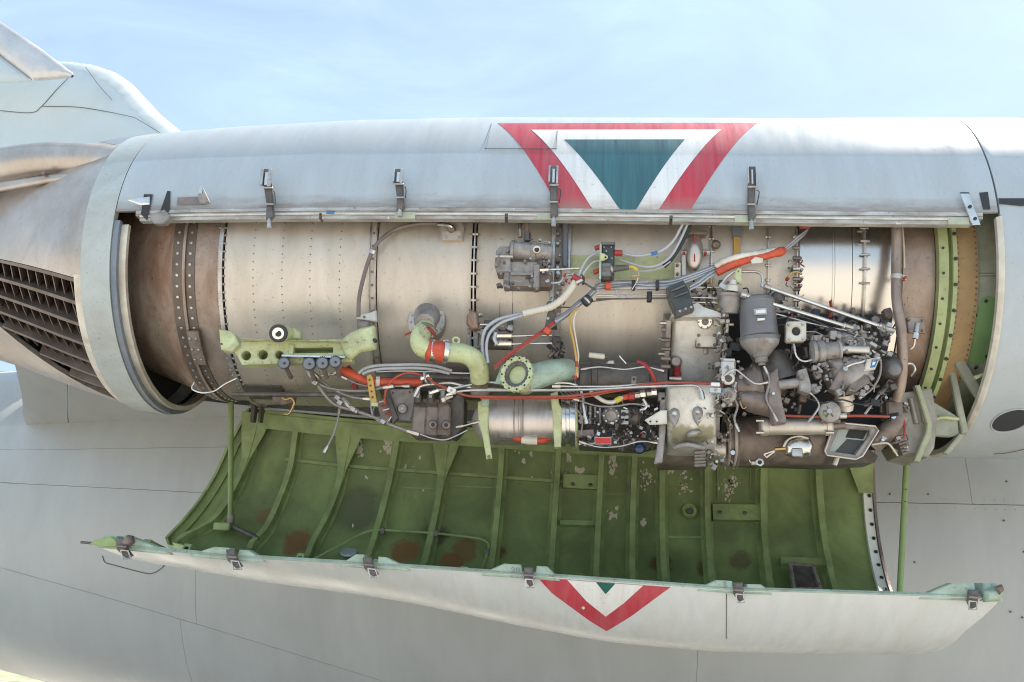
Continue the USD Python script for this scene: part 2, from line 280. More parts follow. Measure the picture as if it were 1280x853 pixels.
def poly(pts, ya, depth, bev=None, holes=()):
    """Plate standing in the upright plane y = ya, traced by photo points on that plane, `depth` thick behind it; front edge stepped as a bevel."""
    W = np.array([pl(x, y, ya) for x, y in pts])[:, [0, 2]]
    g = Polygon(W)
    if not g.is_valid: g = g.buffer(0)
    for h in holes: g = g.difference(Polygon(np.array([pl(x, y, ya) for x, y in h])[:, [0, 2]]))
    b = min(0.003, depth*0.3) if bev is None else bev
    parts = []
    inner = g.buffer(-b, join_style=2)
    for gg, y0, y1 in ((inner, ya, ya+b), (g, ya+b*0.9, ya+depth)):
        for q in getattr(gg, 'geoms', [gg]):
            if q.is_empty or q.area < 1e-8: continue
            e = trimesh.creation.extrude_polygon(q, y1-y0, engine='earcut')
            v = np.array(e.vertices); e.vertices = np.stack([v[:, 0], y0+v[:, 2], v[:, 1]], -1); e.invert(); e.fix_normals(); parts.append(e)
    return cat(parts)
def circ(px, py, r, n=20, sx=1.0): return [(px+r*sx*math.cos(t), py+r*math.sin(t)) for t in np.linspace(0, 2*np.pi, n, endpoint=False)]
def pbox(x0, y0, x1, y1, ya, depth, ch=None, rot=0):
    a, b = pl(x0, y0, ya), pl(x1, y1, ya); s = np.abs(b-a); c = (a+b)/2
    R = trimesh.transformations.rotation_matrix(math.radians(rot), [0, 1, 0])
    return box(c[0], ya+depth/2, c[2], s[0], depth, s[2], ch, R)
def prod(x0, y0, x1, y1, rpx, ya, yb=None, r2=None, n=16):
    yb = ya if yb is None else yb
    return rod(pl(x0, y0, ya), pl(x1, y1, yb), rpx*mpp(ya), None if r2 is None else r2*mpp(yb), n)
def pdisc(px, py, rpx, ya, depth, n=22, tilt=(0, 0)):
    a = pl(px, py, ya); return rod(a, a+np.array([tilt[0], depth, tilt[1]]), rpx*mpp(ya), n=n, ch=0.12)
def plathe(x0, y0, x1, y1, ya, yb, prof, n=24): return lathe(pl(x0, y0, ya), pl(x1, y1, yb), [(t, r*mpp(ya)) for t, r in prof], n)
def ptube(pts, rpx, y=None, n=9):
    """Tube through photo points (px, py[, y])."""
    Q = [p if len(p) == 3 else (p[0], p[1], y) for p in pts]
    return sweep(spline([pl(*q) for q in Q]), rpx*mpp(np.mean([q[2] for q in Q])), n)
def pillow(pts, ya, thick, edge, step=14, back=True, fn=None):
    """Rounded solid with the outline of photo points at the plane ya, swelling `thick` towards and away from the viewer."""
    g = Polygon(np.array([pl(x, y, ya) for x, y in pts])[:, [0, 2]]); s = step*mpp(ya)
    bd = [g.exterior.interpolate(t).coords[0] for t in np.arange(0, g.exterior.length, s*0.6)]
    x0, z0, x1, z1 = g.bounds; inn = [(x, z) for x in np.arange(x0, x1, s) for z in np.arange(z0, z1, s) if g.contains(Point(x, z)) and g.exterior.distance(Point(x, z)) > s*0.4]
    for k in (0.03, 0.10, 0.22, 0.40, 0.65):
        e = g.buffer(-edge*k)
        for q in getattr(e, 'geoms', [e]):
            if not q.is_empty: inn += [q.exterior.interpolate(t).coords[0] for t in np.arange(0, q.exterior.length, s*0.6)]
    V = np.array(bd+inn); tri = Delaunay(V).simplices
    tri = tri[[g.buffer(1e-4).contains(Point(V[t].mean(0))) for t in tri]]
    d = np.array([g.exterior.distance(Point(v)) for v in V]); d[:len(bd)] = 0
    h = thick*np.sqrt(np.maximum(1-(1-np.minimum(d/edge, 1))**2, 0))
    A = np.stack([V[:, 0], ya-h, V[:, 1]], -1); B = np.stack([V[:, 0], ya+h*0.999+1e-5, V[:, 1]], -1)
    m = TM(np.vstack([A, B]), np.vstack([tri, tri[:, ::-1]+len(V)])); m.merge_vertices(); m.fix_normals(); return m
def onpoly(pts, surf, size=0.02, off=None):
    """Thin sheet laid on a curved surface: photo outline mapped point by point by surf(px, py)."""
    g = Polygon(pts); s = size
    bd = [g.exterior.interpolate(t).coords[0] for t in np.linspace(0, g.exterior.length, max(8, int(g.exterior.length/s)), endpoint=False)]+list(g.exterior.coords)[:-1]
    for h in g.interiors: bd += [h.interpolate(t).coords[0] for t in np.linspace(0, h.length, max(8, int(h.length/s)), endpoint=False)]+list(h.coords)[:-1]
    x0, y0, x1, y1 = g.bounds
    inn = [(x, y) for x in np.arange(x0, x1, s) for y in np.arange(y0, y1, s) if g.contains(Point(x, y))]
    V = np.unique(np.round(np.array(bd+inn), 4), axis=0); tri = Delaunay(V).simplices
    gb = g.buffer(1e-3*s); tri = tri[[gb.contains(Point(V[t].mean(0))) for t in tri]]
    return TM(np.array([surf(*v) for v in V]), tri)

# ---------------------------------------------------------------- scene helpers
taken = {}
def fresh(parent, name):
    k = parent+'/'+name; n = taken.get(k, 0); taken[k] = n+1
    return k if n == 0 else f'{k}_{n:03d}'
class Thing:
    """One top-level object: an Xform at its base with parts under it (thing > part > sub-part), or one Mesh if it has a single part."""
    all = []
    def __init__(s, name, label, category, group=None, kind=None):
        s.name, s.data, s.parts = name, {'label': label, 'category': category}, []
        if group: s.data['group'] = group
        if kind: s.data['kind'] = kind
        Thing.all.append(s)
    def part(s, name, mesh, mat, parent=None, label=None, kind=None, smooth=35):
        s.parts.append([name, mesh, mat, parent, label, kind, smooth]); return len(s.parts)-1
    def write(s):
        if not s.parts: return
        lo = np.min([p[1].bounds[0] for p in s.parts], 0); hi = np.max([p[1].bounds[1] for p in s.parts], 0)
        o = np.array([(lo[0]+hi[0])/2, (lo[1]+hi[1])/2, lo[2]]); path = fresh('/World', s.name)
        single = len(s.parts) == 1
        if not single:
            x = UsdGeom.Xform.Define(stage, path); x.AddTranslateOp().Set(Gf.Vec3d(*o)); prim = x.GetPrim()
        paths = []
        for name, mesh, mat, parent, label, kind, smooth in s.parts:
            m = mesh.copy(); m.apply_translation(-o)
            p = path if single else fresh(paths[parent] if parent is not None else path, name); paths.append(p)
            g = usdkit.mesh(stage, p, m, mat, smooth=smooth)
            if single: g.AddTranslateOp().Set(Gf.Vec3d(*o)); prim = g.GetPrim()
            elif label: g.GetPrim().SetCustomDataByKey('label', label)
            if kind and not single: g.GetPrim().SetCustomDataByKey('kind', kind)
        for k, v in s.data.items(): prim.SetCustomDataByKey(k, v)
def single(name, label, category, mesh, mat, group=None, smooth=35):
    t = Thing(name, label, category, group); t.part(name, mesh, mat, smooth=smooth); return t
def structure(name, mesh, mat, smooth=False):
    g = usdkit.mesh(stage, fresh('/World', name), mesh, mat, smooth=smooth); g.GetPrim().SetCustomDataByKey('kind', 'structure'); return g
#=====BODY=====
# ================================================================ the setting
g = np.array([[-4000, -4000], [4000, -4000], [4000, 4000], [-4000, 4000]], float)
structure('ground', TM(np.c_[g, np.zeros(4)], [[0, 1, 2, 3]]), concrete)
g = np.array([[-60, 14], [-9, 14], [-9, 40], [-60, 40]], float)
structure('grass_verge', TM(np.c_[g, np.full(4, 0.006)], [[0, 1, 2, 3]]), grassm)

# ================================================================ fuselage behind the engine
def FR(x): return np.interp(x, [-7, -3.4, 2, 4, 8], [.62, 1.08, 1.75, 1.9, 1.9])
def FZ(x): return ZP+np.interp(x, [-7, -3.4, 2, 8], [-.80, -.985, -1.05, -1.05])
FY = 2.6
def fus(x, a, lift=0.0):
    x, a = np.broadcast_arrays(np.asarray(x, float), np.radians(a)); r = FR(x)+lift
    return np.stack([x, FY-r*np.cos(a), FZ(x)+r*np.sin(a)], -1)
t = Thing('fuselage', 'long pale grey aircraft fuselage behind and below the open engine', 'fuselage')
xs = np.linspace(-7, 8, 61); aa = np.linspace(-180, 180, 97)[:-1]
t.part('inner_skin', slab(fus(xs[:, None], aa[None], -0.006), fus(xs[:, None], aa[None], -0.05), True), seam, label='dark seam lines between the skin panels')
edges = [lambda x: -150+0*x, lambda x: -75+0*x, lambda x: -17.5-8.1*(np.asarray(x)+3.45), lambda x: 8.4-1.3*np.clip(np.asarray(x)+3.5, -2, 1.5)+0.4*np.clip(np.asarray(x)+2, 0, 3), lambda x: 19.5+0*x, lambda x: 62+0*x, lambda x: 120+0*x, lambda x: 210+0*x]
_e2 = edges[2]
def lim2(x): return np.maximum(_e2(x), -60)
edges[2] = lim2
for r in range(7):
    cuts = [-7, -2.35+0.1*r, 0.075 if r < 2 else 0.6, 3.2, 8] if r not in (3,) else [-7, -1.2, 1.9, 8]
    for a, b in zip(cuts[:-1], cuts[1:]):
        x = np.linspace(a+0.0008, b-0.0008, max(6, int((b-a)*5))); n = 14
        gap = 0.055
        A = np.stack([np.linspace(edges[r](q)+gap, edges[r+1](q)-gap, n) for q in x])
        t.part('skin_panel', slab(fus(x[:, None], A), fus(x[:, None], A, -0.004)), hullm, smooth=50)
riv = []
for e in (2, 3, 4):
    for x in np.arange(-3.8, 2.6, 0.045):
        for d in (-0.75, 0.75):
            p = fus(x, edges[e](x)+d); nrm = p-fus(x, edges[e](x)+d, -0.1)
            riv.append(hexbolt(p-nrm*0.01, nrm, 0.0035, 0.0022))
t.part('rivets', cat(riv), hullm, kind='stuff')
for px, py in ((1258, 602), (1255, 651), (1143, 703), (1160, 618), (1112, 618), (1280, 690), (1263, 765), (1278, 772)):
    d = ray(px, py); tt = np.linspace(3, 8, 3000); P = EYE+d*tt[:, None]
    k = np.argmax(np.hypot(P[:, 1]-FY, P[:, 2]-FZ(P[:, 0])) < FR(P[:, 0])+0.001); p = P[k]; nrm = np.array([0, p[1]-FY, p[2]-FZ(p[0])])
    t.part('drain_plug', rod(p-nrm*0.002, p+nrm*0.003, 0.0042), castd)
def fush(px, py, lift=0.003):
    d = ray(px, py); lo, hi = 3.0, 3.0
    f = lambda q: (lambda P: math.hypot(P[1]-FY, P[2]-FZ(P[0]))-FR(P[0])-lift)(EYE+d*q)
    while f(hi) > 0 and hi < 9: hi += 0.05
    lo = hi-0.05
    for _ in range(30):
        m = (lo+hi)/2
        if f(m) > 0: lo = m
        else: hi = m
    return EYE+d*hi
tr = [fush(128+x, 695+y) for x, y in ((0, 0), (3, 8), (12, 11), (50, 21), (62, 22), (72, 17), (78, 11))]
t.part('access_panel_outline', sweep(spline(tr), 0.0022, 6), seam)

# pylon between the fuselage and the pod
t = Thing('engine_pylon', 'grey stub fairing joining the engine pod to the fuselage, with blunt rear edge', 'pylon')
def pyl(x0, x1, mat_, name):
    xs = np.linspace(x0, x1, 12); rows = []
    for x in xs:
        y1 = FY-FR(x)*math.cos(math.radians(29)); z1 = FZ(x)+FR(x)*math.sin(math.radians(29))-0.01
        low = [(y1+0.15, z1-0.02), (y1-0.06, z1+0.035), (y1-0.40, z1+0.125), (0.75, z1+0.185), (0.45, z1+0.20), (0.3, z1+0.22)]
        top = [(0.3, ZP+0.32), (0.8, ZP+0.34), (y1+0.15, ZP+0.36)]
        rows.append([(x+max(1.75-y, 0)*.50, y, z) for y, z in low+top])
    G = np.array(rows); G2 = G.copy(); c = G.mean(1, keepdims=True); G2 = c+(G-c)*0.9
    t.part(name, slab(G, G2, True), mat_, smooth=25)
pyl(-3.49, -3.215, hullm, 'rear_edge_panel')
for a, b in ((-3.208, -1.9), (-1.894, -0.4), (-0.394, 1.3)): pyl(a, b, hullm, 'pylon_panel')

# ================================================================ tail
t = Thing('tail_fin', 'pale blue-grey swept tail fin with rounded top, behind the exhaust end', 'tail fin')
t.part('fin_skin', pillow([(-120, 84), (0, 80), (60, 79), (92, 80), (122, 84), (148, 93), (166, 106), (180, 121), (200, 143), (228, 166), (262, 195), (262, 330), (-120, 330)], 2.6, 0.2, 0.35, 16), finm, smooth=60)
for pts in ([(52, 133), (96, 134), (135, 140), (168, 147)], [(107, 84), (123, 106), (140, 125)], [(-5, 138), (38, 141), (52, 133), (70, 113), (85, 98)], [(168, 147), (185, 157), (200, 166)]):
    t.part('panel_joint', ptube([(x, y, 2.6-0.203) for x, y in pts], 0.42), seam)
t = Thing('horizontal_stabiliser', 'swept tailplane root with a bare metal leading edge, in front of the tail fin', 'tailplane')
t.part('leading_edge', pillow([(-80, -34), (0, 27), (50, 60), (93, 93), (90, 97), (60, 100), (42, 101), (0, 69), (-80, 18)], 2.05, 0.05, 0.12, 10), bare_le)
t.part('stabiliser_skin', pillow([(-80, 18), (0, 69), (42, 101), (30, 103), (-80, 104)], 2.06, 0.045, 0.15, 10), finm)

# far engine's open cowl door, a glimpse over the fuselage
t = Thing('far_cowl_door', 'sliver of a green cowl door on the far side of the fuselage, behind the pylon', 'cowl door')
t.part('door_panel', pbox(-40, 462, 13, 471, 4.6, 0.3), mint); t.part('door_edge', pbox(-40, 472.5, 15, 477, 4.6, 0.28, rot=0), castb)

# ================================================================ engine pod (fixed cowl)
def CR(x): return np.interp(x, [-1.95, -1.77, -1.5, -1.0, -0.4, 0.8, 1.45, 2.2, 2.7], [.612, .632, .655, .684, .699, .701, .707, .70, .655])
pd = Thing('engine_pod', 'pale grey fixed engine cowl with a big red, white and green triangle emblem', 'engine cowl')
XL, XR = -1.828, 1.455
up = pd.part('upper_cowl', shell(np.linspace(XL, XR-0.008, 40), CR, 0.012, 5.2, 235, 110), skin, smooth=60)
pd.part('rear_band', shell(np.linspace(-1.955, XL-0.004, 8), CR, 0.03, -180, 180, 120), skin2, smooth=60)
nc = pd.part('nose_cowl', slab(*[pod(np.array(P)[:, None, 0], np.array(P)[:, None, 1], np.linspace(-180, 180, 121)[None, :-1]) for P in
    ([(XR, .705), (XR+.02, .708), (2.0, .704), (2.3, .69), (2.5, .66), (2.58, .62), (2.6, .58)], [(XR, .690), (XR+.02, .690), (2.0, .685), (2.3, .66), (2.5, .60), (2.56, .56), (2.58, .56)])], True), skin_n, smooth=60)
G = pod(np.array([-1.93, -1.93])[:, None], np.array([.40, .60])[:, None], np.linspace(-180, 180, 97)[None, :-1])
pd.part('rear_shade_ring', slab(G, G-[0.01, 0, 0], True), dark)  # ring and lining coloured near-black for the deep shade in the rear gap
pd.part('rear_shade_lining', shell([-1.93, -1.84], .60, .008, -180, 180, 90), dark)
# rims of the opening
pd.part('rear_rim', shell([XL-.002, XL+.012, XL+.022], lambda x: CR(x)-.006, 0.022, -128, 2, 70), blue_rim)
pd.part('rear_rim_edge', shell([XL+.016, XL+.03, XL+.05], lambda x: CR(x)-.026, 0.02, -128, 1, 70), cream)
pd.part('nose_rim', shell([XR-.014, XR-.003, XR+.004], lambda x: np.array([.700, .708, .7085]), 0.02, -128, 4, 70), cream)
# layered rail along the lower edge of the upper cowl
rails = [(5.1, 3.95, 0.001, lipw), (3.85, 3.25, -0.002, lipw), (3.15, 2.55, 0.0035, cream), (2.45, 1.3, -0.001, lipw)]
for i, (a1, a0, lift, mt) in enumerate(rails):
    cuts = [XL+0.10, -1.0, -0.30, 0.30, 1.36] if i in (2, 3) else [XL+0.08, 1.40]
    for a, b in zip(cuts[:-1], cuts[1:]):
        pd.part('lip_rail', shell(np.linspace(a+0.006, b-0.006, 24), lambda x: CR(x)+lift, 0.03, a0-0.4*0, a1, 4), mt)
for px in (505, 683, 930, 1195): pd.part('lip_pad', shell([cylp(px-12, 268, .7)[0], cylp(px+14, 268, .7)[0]], lambda x: CR(x)+.0045, .03, 1.2, 3.4, 4), greyg)
for px, w in ((412, 14), ): pd.part('lip_label', shell([cylp(px-5, 263, .7)[0], cylp(px+5, 263, .7)[0]], lambda x: CR(x)+.004, .01, 2.7, 3.6, 4), blue)

# triangle emblem: straight edges on the unrolled skin
def unr(px, py): P = cylp(px, py, .7008); return P[0], math.degrees(math.atan2(P[2]-ZP, -P[1]))
def emblem(tl, tr, bl, br, lift, mat, name, cut=5.0):
    A, B, C, D = (np.array(unr(*q)) for q in (tl, tr, br, bl))
    n = 26; rows = []
    for v in np.linspace(0, 1, n):
        l, r = A+(D-A)*v, B+(C-B)*v
        rows.append([l+(r-l)*u for u in np.linspace(0, 1, 24)])
    G = np.array(rows); a = np.maximum(G[..., 1], cut)
    pd.part(name, slab(pod(G[..., 0], CR(G[..., 0])+lift, a), pod(G[..., 0], CR(G[..., 0])+lift-0.0006, a)), mat, parent=up, smooth=60)
emblem((622, 154), (947, 154), (700, 263), (863, 263), .0010, red, 'emblem_red_triangle')
emblem((664, 162.5), (902, 162.5), (741, 263), (823, 263), .0020, white, 'emblem_white_triangle')
emblem((705, 175), (856, 175), (775, 263), (795, 263), .0030, teal, 'emblem_green_triangle')
def on_cowl(px, py, lift=0.0015): return cylp(px, py, CR(cylp(px, py, .70)[0])+lift)
for pts in ([(615, 154), (607, 186), (695, 186), (697, 163)],):
    pd.part('panel_joint', sweep(spline([on_cowl(*q, 0.0035) for q in sum([[((a[0]*(1-k)+b[0]*k), (a[1]*(1-k)+b[1]*k)) for k in np.linspace(0, 1, 6)] for a, b in zip(pts[:-1], pts[1:])], [])]), 0.0012, 5), seam, parent=up)
# notches, pocket and slots along the cowl edge
def patch(pts, lift, mat, name, th=0.01, parent=None, size=4, label=None):
    m = onpoly(pts, lambda x, y: on_cowl(x, y, lift), size); pd.part(name, m, mat, parent=parent, smooth=60, label=label)
patch([(180, 243), (191, 243), (184, 276), (176, 268)], .0022, dark, 'slot', parent=up)
patch([(209, 239), (213, 239), (212, 262), (203, 278), (199, 268)], .0022, dark, 'slot', parent=up)
patch([(222, 247), (252, 246), (258, 256), (221, 256)], .0022, castb, 'latch_pocket', parent=up)
patch([(1224, 241), (1235, 240), (1238, 262), (1229, 262)], .0022, dark, 'slot', parent=up)
patch([(1200, 240.5), (1211, 240.5), (1212, 243), (1201, 243)], .0022, dark, 'slot', parent=up)
m_ = [cylp(x, y, .709) for x, y in ((1248, 248), (1300, 248), (1300, 257), (1275, 257.5), (1249, 255))]
pd.part('vent_slot', onpoly([(1248, 248), (1300, 248), (1300, 257), (1275, 257.5), (1249, 255)], lambda x, y: cylp(x, y, .7105), 5), dark, parent=nc)
pd.part('oval_port', onpoly([(1264+24*math.cos(q)*1.0, 526+12*math.sin(q)-6*math.cos(q)) for q in np.linspace(0, 6.2, 28)], lambda x, y: cylp(x, y, .7095), 4), dark, parent=nc)
pd.part('oval_port_rim', sweep(spline([cylp(1264+25*math.cos(q), 526+13*math.sin(q)-6*math.cos(q), .7095) for q in np.linspace(0, 2*math.pi, 36)]), 0.003, 6), skin, parent=nc)
pd.part('panel_joint', sweep(spline([cylp(x, y, .7095) for x, y in ((1242, 568), (1262, 566), (1300, 557))]), 0.0014, 5), seam, parent=nc)
t = pd.part('flap_latch', pillow([(158, 250), (187, 246), (187, 256), (176, 257)], -.705, .004, .01, 3), steel_hi)
pd.part('latch_lever', poly([(247, 246), (249, 234), (253, 234), (259, 247), (262, 254), (250, 255)], -.718, .012), cast)
pd.part('latch_lever', pbox(249, 232, 252, 242, -.724, .008), steel_hi)
pd.part('hanging_strap', poly([(1200.5, 242), (1211, 242), (1226, 281), (1216, 281.5)], -.722, .006), steel_hi)
for q in ((1213, 258), (1219.5, 273)): pd.part('strap_bolt', pdisc(*q, 2.2, -.727, .006, 8), dark)
pd.part('hinge_lug', poly([(186, 268), (205, 262), (213, 270), (206, 279), (193, 280), (187, 273)], -.70, .03), cast)

# inside of the nose cowl
fb = lambda x0, x1, r, mt, nm, a0=-150, a1=30, th=.02, lab=None: pd.part(nm, ringband(x0, x1, r, th, a0, a1), mt, label=lab)
fb(1.60, 2.2, .515, greyg, 'intake_duct')
fb(1.35, 1.43, .555, orange_b, 'ochre_ring', lab='ochre band with rows of rivets')
pd.part('ochre_rivets', cat([hexbolt(pod(x, .5555, a), pod(0, 1, a)-[0, 0, ZP], .0034, .003) for a in np.arange(-70, 25, 2.2) for x in (1.358, 1.422)]), castb, kind='stuff')
fb(1.431, 1.62, .542, greyg, 'duct_lip')
G = pod(np.array([2.0, 2.0])[:, None], np.array([.50, .70])[:, None], np.linspace(-180, 180, 97)[None, :-1])
pd.part('bulkhead', slab(G, G+[0.01, 0, 0], True), greyg)
G = [pod(np.array([XR+.01, 1.99])[:, None], np.array([r, r])[:, None], np.linspace(-150, 30, 60)[None]) for r in (.683, .679)]
pd.part('nose_lining', slab(*G), greyg)
gp = [(1226, 374), (1234, 370), (1243, 372), (1247, 385), (1246, 420), (1236, 448), (1222, 458), (1208, 450), (1206, 438), (1214, 412)]
pd.part('green_plate', onpoly(gp, lambda x, y: cylp(x, y, .545), 5), plate_green, label='bright green bolted plate')
for q in ((1233, 376), (1245, 389), (1220, 394), (1243, 418), (1211, 419), (1209, 446), (1234, 445), (1221, 459)): pd.part('plate_bolt', pdisc(*q, 1.9, cylp(*q, .55)[1], .02, 8), dark)
pd.part('duct_stiffener', ptube([(x, 343.5, cylp(x, 343, .547)[1]) for x in (1218, 1232, 1248)], 1.2), greyg)
greyl = M('worn_olive_paint', (0.40, 0.41, 0.25), 0.5, var=0.15, vscale=9, dirt=(0.22, 0.19, 0.12), damt=0.6, dscale=8)
castm = M('tan_grey_casting', (0.38, 0.34, 0.28), 0.5, 0.4, var=0.18, vscale=12, dirt=(0.18, 0.14, 0.10), damt=0.7, dscale=9, bump=0.001, bscale=50)
# mount brackets at the bottom of the nose cowl
pd.part('engine_mount_box', poly([(1122, 492), (1165, 486), (1172, 525), (1168, 560), (1160, 572), (1136, 566), (1126, 548)], -.41, .26), castm)
pd.part('mount_rib', prod(1138, 498, 1146, 530, 3.4, -.413, -.413), castm); pd.part('mount_rib', prod(1150, 496, 1156, 528, 3.4, -.413, -.413), castm)
pd.part('mount_flange', poly([(1144, 482), (1150, 481), (1166, 530), (1164, 545), (1150, 578), (1143, 576), (1158, 540), (1159, 530)], -.44, .03), greyl)
pd.part('mount_arm', poly([(1158, 497), (1197, 521), (1199, 543), (1190, 546), (1163, 544), (1166, 530)], -.33, .03), greyg)
pd.part('mount_arm_web', ptube([(1163, 527, -.36), (1178, 522, -.35), (1199, 524, -.33)], 2.2), lime)
pd.part('gusset', poly([(1187, 462), (1194, 460), (1211, 540), (1203, 542)], -.34, .02), greyg)
pd.part('gusset', poly([(1192, 452), (1204, 447), (1228, 488), (1222, 498)], -.38, .02), greyg)
pd.part('gusset', poly([(1218, 470), (1238, 463), (1240, 466), (1221, 474)], -.46, .02), lime)
pd.part('gusset', poly([(1200, 542), (1206, 545), (1186, 568), (1180, 566)], -.34, .02), greyg)

# cowl-edge latches standing on the upper cowl
for i, (x, y0, y1, lab) in enumerate(((332, 211, 284, 'leftmost open cowl latch arm, above the plain rivet-dotted case'), (497, 211, 270, 'open cowl latch arm above the bent brown hose'),
        (692, 207, 282, 'open cowl latch arm at the left edge of the triangle emblem'), (941, 208, 286, 'open cowl latch arm right of the triangle emblem'))):
    t = Thing('cowl_latch', 'dark steel hinged '+lab, 'latch', 'latch arms along the upper cowl edge')
    s = (-1.0, -0.4, 0.0, 0.5)[i]*0
    lean = (5, 3, 0, -2)[i]
    ya = -.712; H = y1-y0
    t.part('arm', poly([(x-5, y0), (x+4, y0), (x+5+lean*.6, y0+H*.3), (x+4+lean, y0+H*.62), (x-4+lean, y0+H*.62), (x-5+lean*.5, y0+H*.3)], ya, .014), castd)
    t.part('arm_slot', pbox(x-1.5+lean*.2, y0+4, x+1.5+lean*.3, y0+H*.28, ya-.006, .008), steel_hi)
    t.part('side_plate', pbox(x+3.6, y0, x+5.2, y0+H*.3, ya-.01, .02), steel)
    t.part('side_plate', pbox(x-6, y0, x-4.4, y0+H*.27, ya-.01, .02), steel)
    t.part('cross_pin', prod(x-5+lean*.6, y0+H*.33, x+6+lean*.6, y0+H*.33, 1.3, ya-.008, n=8), steel)
    t.part('lower_link', poly([(x-4+lean, y0+H*.6), (x+4+lean, y0+H*.6), (x+6+lean*.8, y0+H*.8), (x+3+lean*.8, y0+H*.86), (x-4+lean*.8, y0+H*.86)], ya-.002, .016), castd)
    t.part('cross_pin', prod(x-5+lean, y0+H*.61, x+5+lean, y0+H*.61, 1.3, ya-.008, n=8), steel)
    t.part('hook', poly([(x-2+lean*.8, y0+H*.82), (x+2+lean*.8, y0+H*.82), (x+2.5+lean*.8, y1-4), (x+3+lean*.8, y1), (x-3+lean*.8, y1), (x-2.5+lean*.8, y1-5)], ya, .014), steel)
    t.part('safety_wire', ptube([(x+6+lean*.7, y0+H*.38, ya-.006), (x+9+lean*.5, y0+H*.42, ya-.012), (x+7+lean, y0+H*.62, ya-.006)], .7, n=6), black)

# ================================================================ thrust reverser at the rear
t = Thing('thrust_reverser', 'bare metal exhaust section with an open grid of dark cascade vanes', 'thrust reverser')
def TR(x): return np.interp(x, [-3.4, -2.75, -2.5, -2.3, -2.1, -1.956], [.30, .37, .435, .50, .562, .598])
xs = np.linspace(-3.2, -1.958, 26)
def ca(x): return -11.5-8.5*np.clip((np.asarray(x)+2.37)/.4, -1.2, 1.1)
A_ = np.array([np.linspace(ca(x)+.3, 262, 100) for x in xs])
t.part('shroud', slab(pod(xs[:, None], TR(xs)[:, None], A_), pod(xs[:, None], TR(xs)[:, None]-.012, A_)), bare, smooth=60)
t.part('inner_barrel', shell(xs, lambda x: TR(x)-.115, .01, -180, 180, 90), band_d, smooth=60)
A = lambda x: -74+0*x
lowa = -72
def lowedge(x): return np.interp(x, [-3.2, -2.6, -2.42, -2.3, -2.2, -2.05, -1.96], [-22, -30, -46, -58, -68, -80, -86])
rows = [np.linspace(-110, lowedge(x), 10) for x in xs]
G = np.array(rows); t.part('lower_shroud', slab(pod(xs[:, None], TR(xs)[:, None]+.002, G), pod(xs[:, None], TR(xs)[:, None]-.02, G)), bare, smooth=60)
t.part('cascade_frame', shell([-1.992, -1.975, -1.958], lambda x: TR(x)+.004, .03, -100, -18, 60), cream)
angs = [-8.8*k for k in range(9)]
for k, a in enumerate(angs):
    xe = [x for x in xs if lowedge(x) < ca(x)+a-1.0] if k else list(xs)
    if not xe: continue
    x0 = xe[0]; X = np.linspace(x0, -1.99, 14)
    O, I = pod(X, TR(X)-.002, ca(X)+a), pod(X, TR(X)-.115, ca(X)+a+2.5)
    O2, I2 = pod(X, TR(X)-.003, ca(X)+a-1.5), pod(X, TR(X)-.115, ca(X)+a+.9)
    t.part('cascade_rail', slab(np.stack([O, I], 1), np.stack([O2, I2], 1)), rail_m)
    if k == len(angs)-1: continue
    a2 = angs[k+1]; a1_ = a
    for x in np.arange(-2.02, x0+.02, -.043):
        a, a2 = a1_+ca(x), angs[k+1]+ca(x)
        o1, i1, o2, i2 = pod(x, TR(x)-.012, a-1.8), pod(x, TR(x)-.11, a), pod(x, TR(x)-.030, a2), pod(x, TR(x)-.11, a2)
        w = np.array([.0035, 0, 0]); k_ = np.array([.02, 0, 0])
        t.part('cascade_vane', slab(np.array([[o1, i1-k_], [o2, i2-k_]]), np.array([[o1+w, i1-k_+w], [o2+w, i2-k_+w]])), castb)
def prof_tube(px0, px1, y, mat): pass
t2 = Thing('reverser_fairing', 'stained bare metal bulging fairing arched over the top of the exhaust section', 'fairing')
P = spline([pl(*q, -.40) for q in ((-90, 242), (-40, 222), (0, 212), (50, 204), (100, 202), (140, 203), (168, 205))], .03); k = len(P)
rr = np.interp(np.linspace(0, 1, k), [0, .4, .6, .85, 1], [29, 28, 27, 23, 17])*mpp(-.40)
t2.part('fairing_shell', sweep(P, rr, 28), bare, smooth=60)
t2.part('fairing_flange', pillow([(-90, 262), (0, 228), (60, 219), (110, 214), (160, 210), (172, 216), (160, 221), (110, 224), (60, 229), (0, 240), (-90, 282)], -.47, .012, .02, 8), bare)
for q in ((54, 216), (104, 218), (139, 213), (157, 214)): t2.part('fastener', pdisc(*q, 2.6, -.50, .03, 10), castb)
t3 = Thing('fairing_seal', 'pale ragged sealant wedge between the reverser fairing and the grey cowl', 'seal')
t3.part('wedge', poly([(122, 177), (178, 168), (206, 168), (190, 180), (172, 188), (150, 183)], -.1, .1), bare_le)
t3.part('sealant', pillow([(163, 183), (176, 170), (196, 167), (186, 178), (174, 185)], -.13, .015, .03, 5), white_wrap)

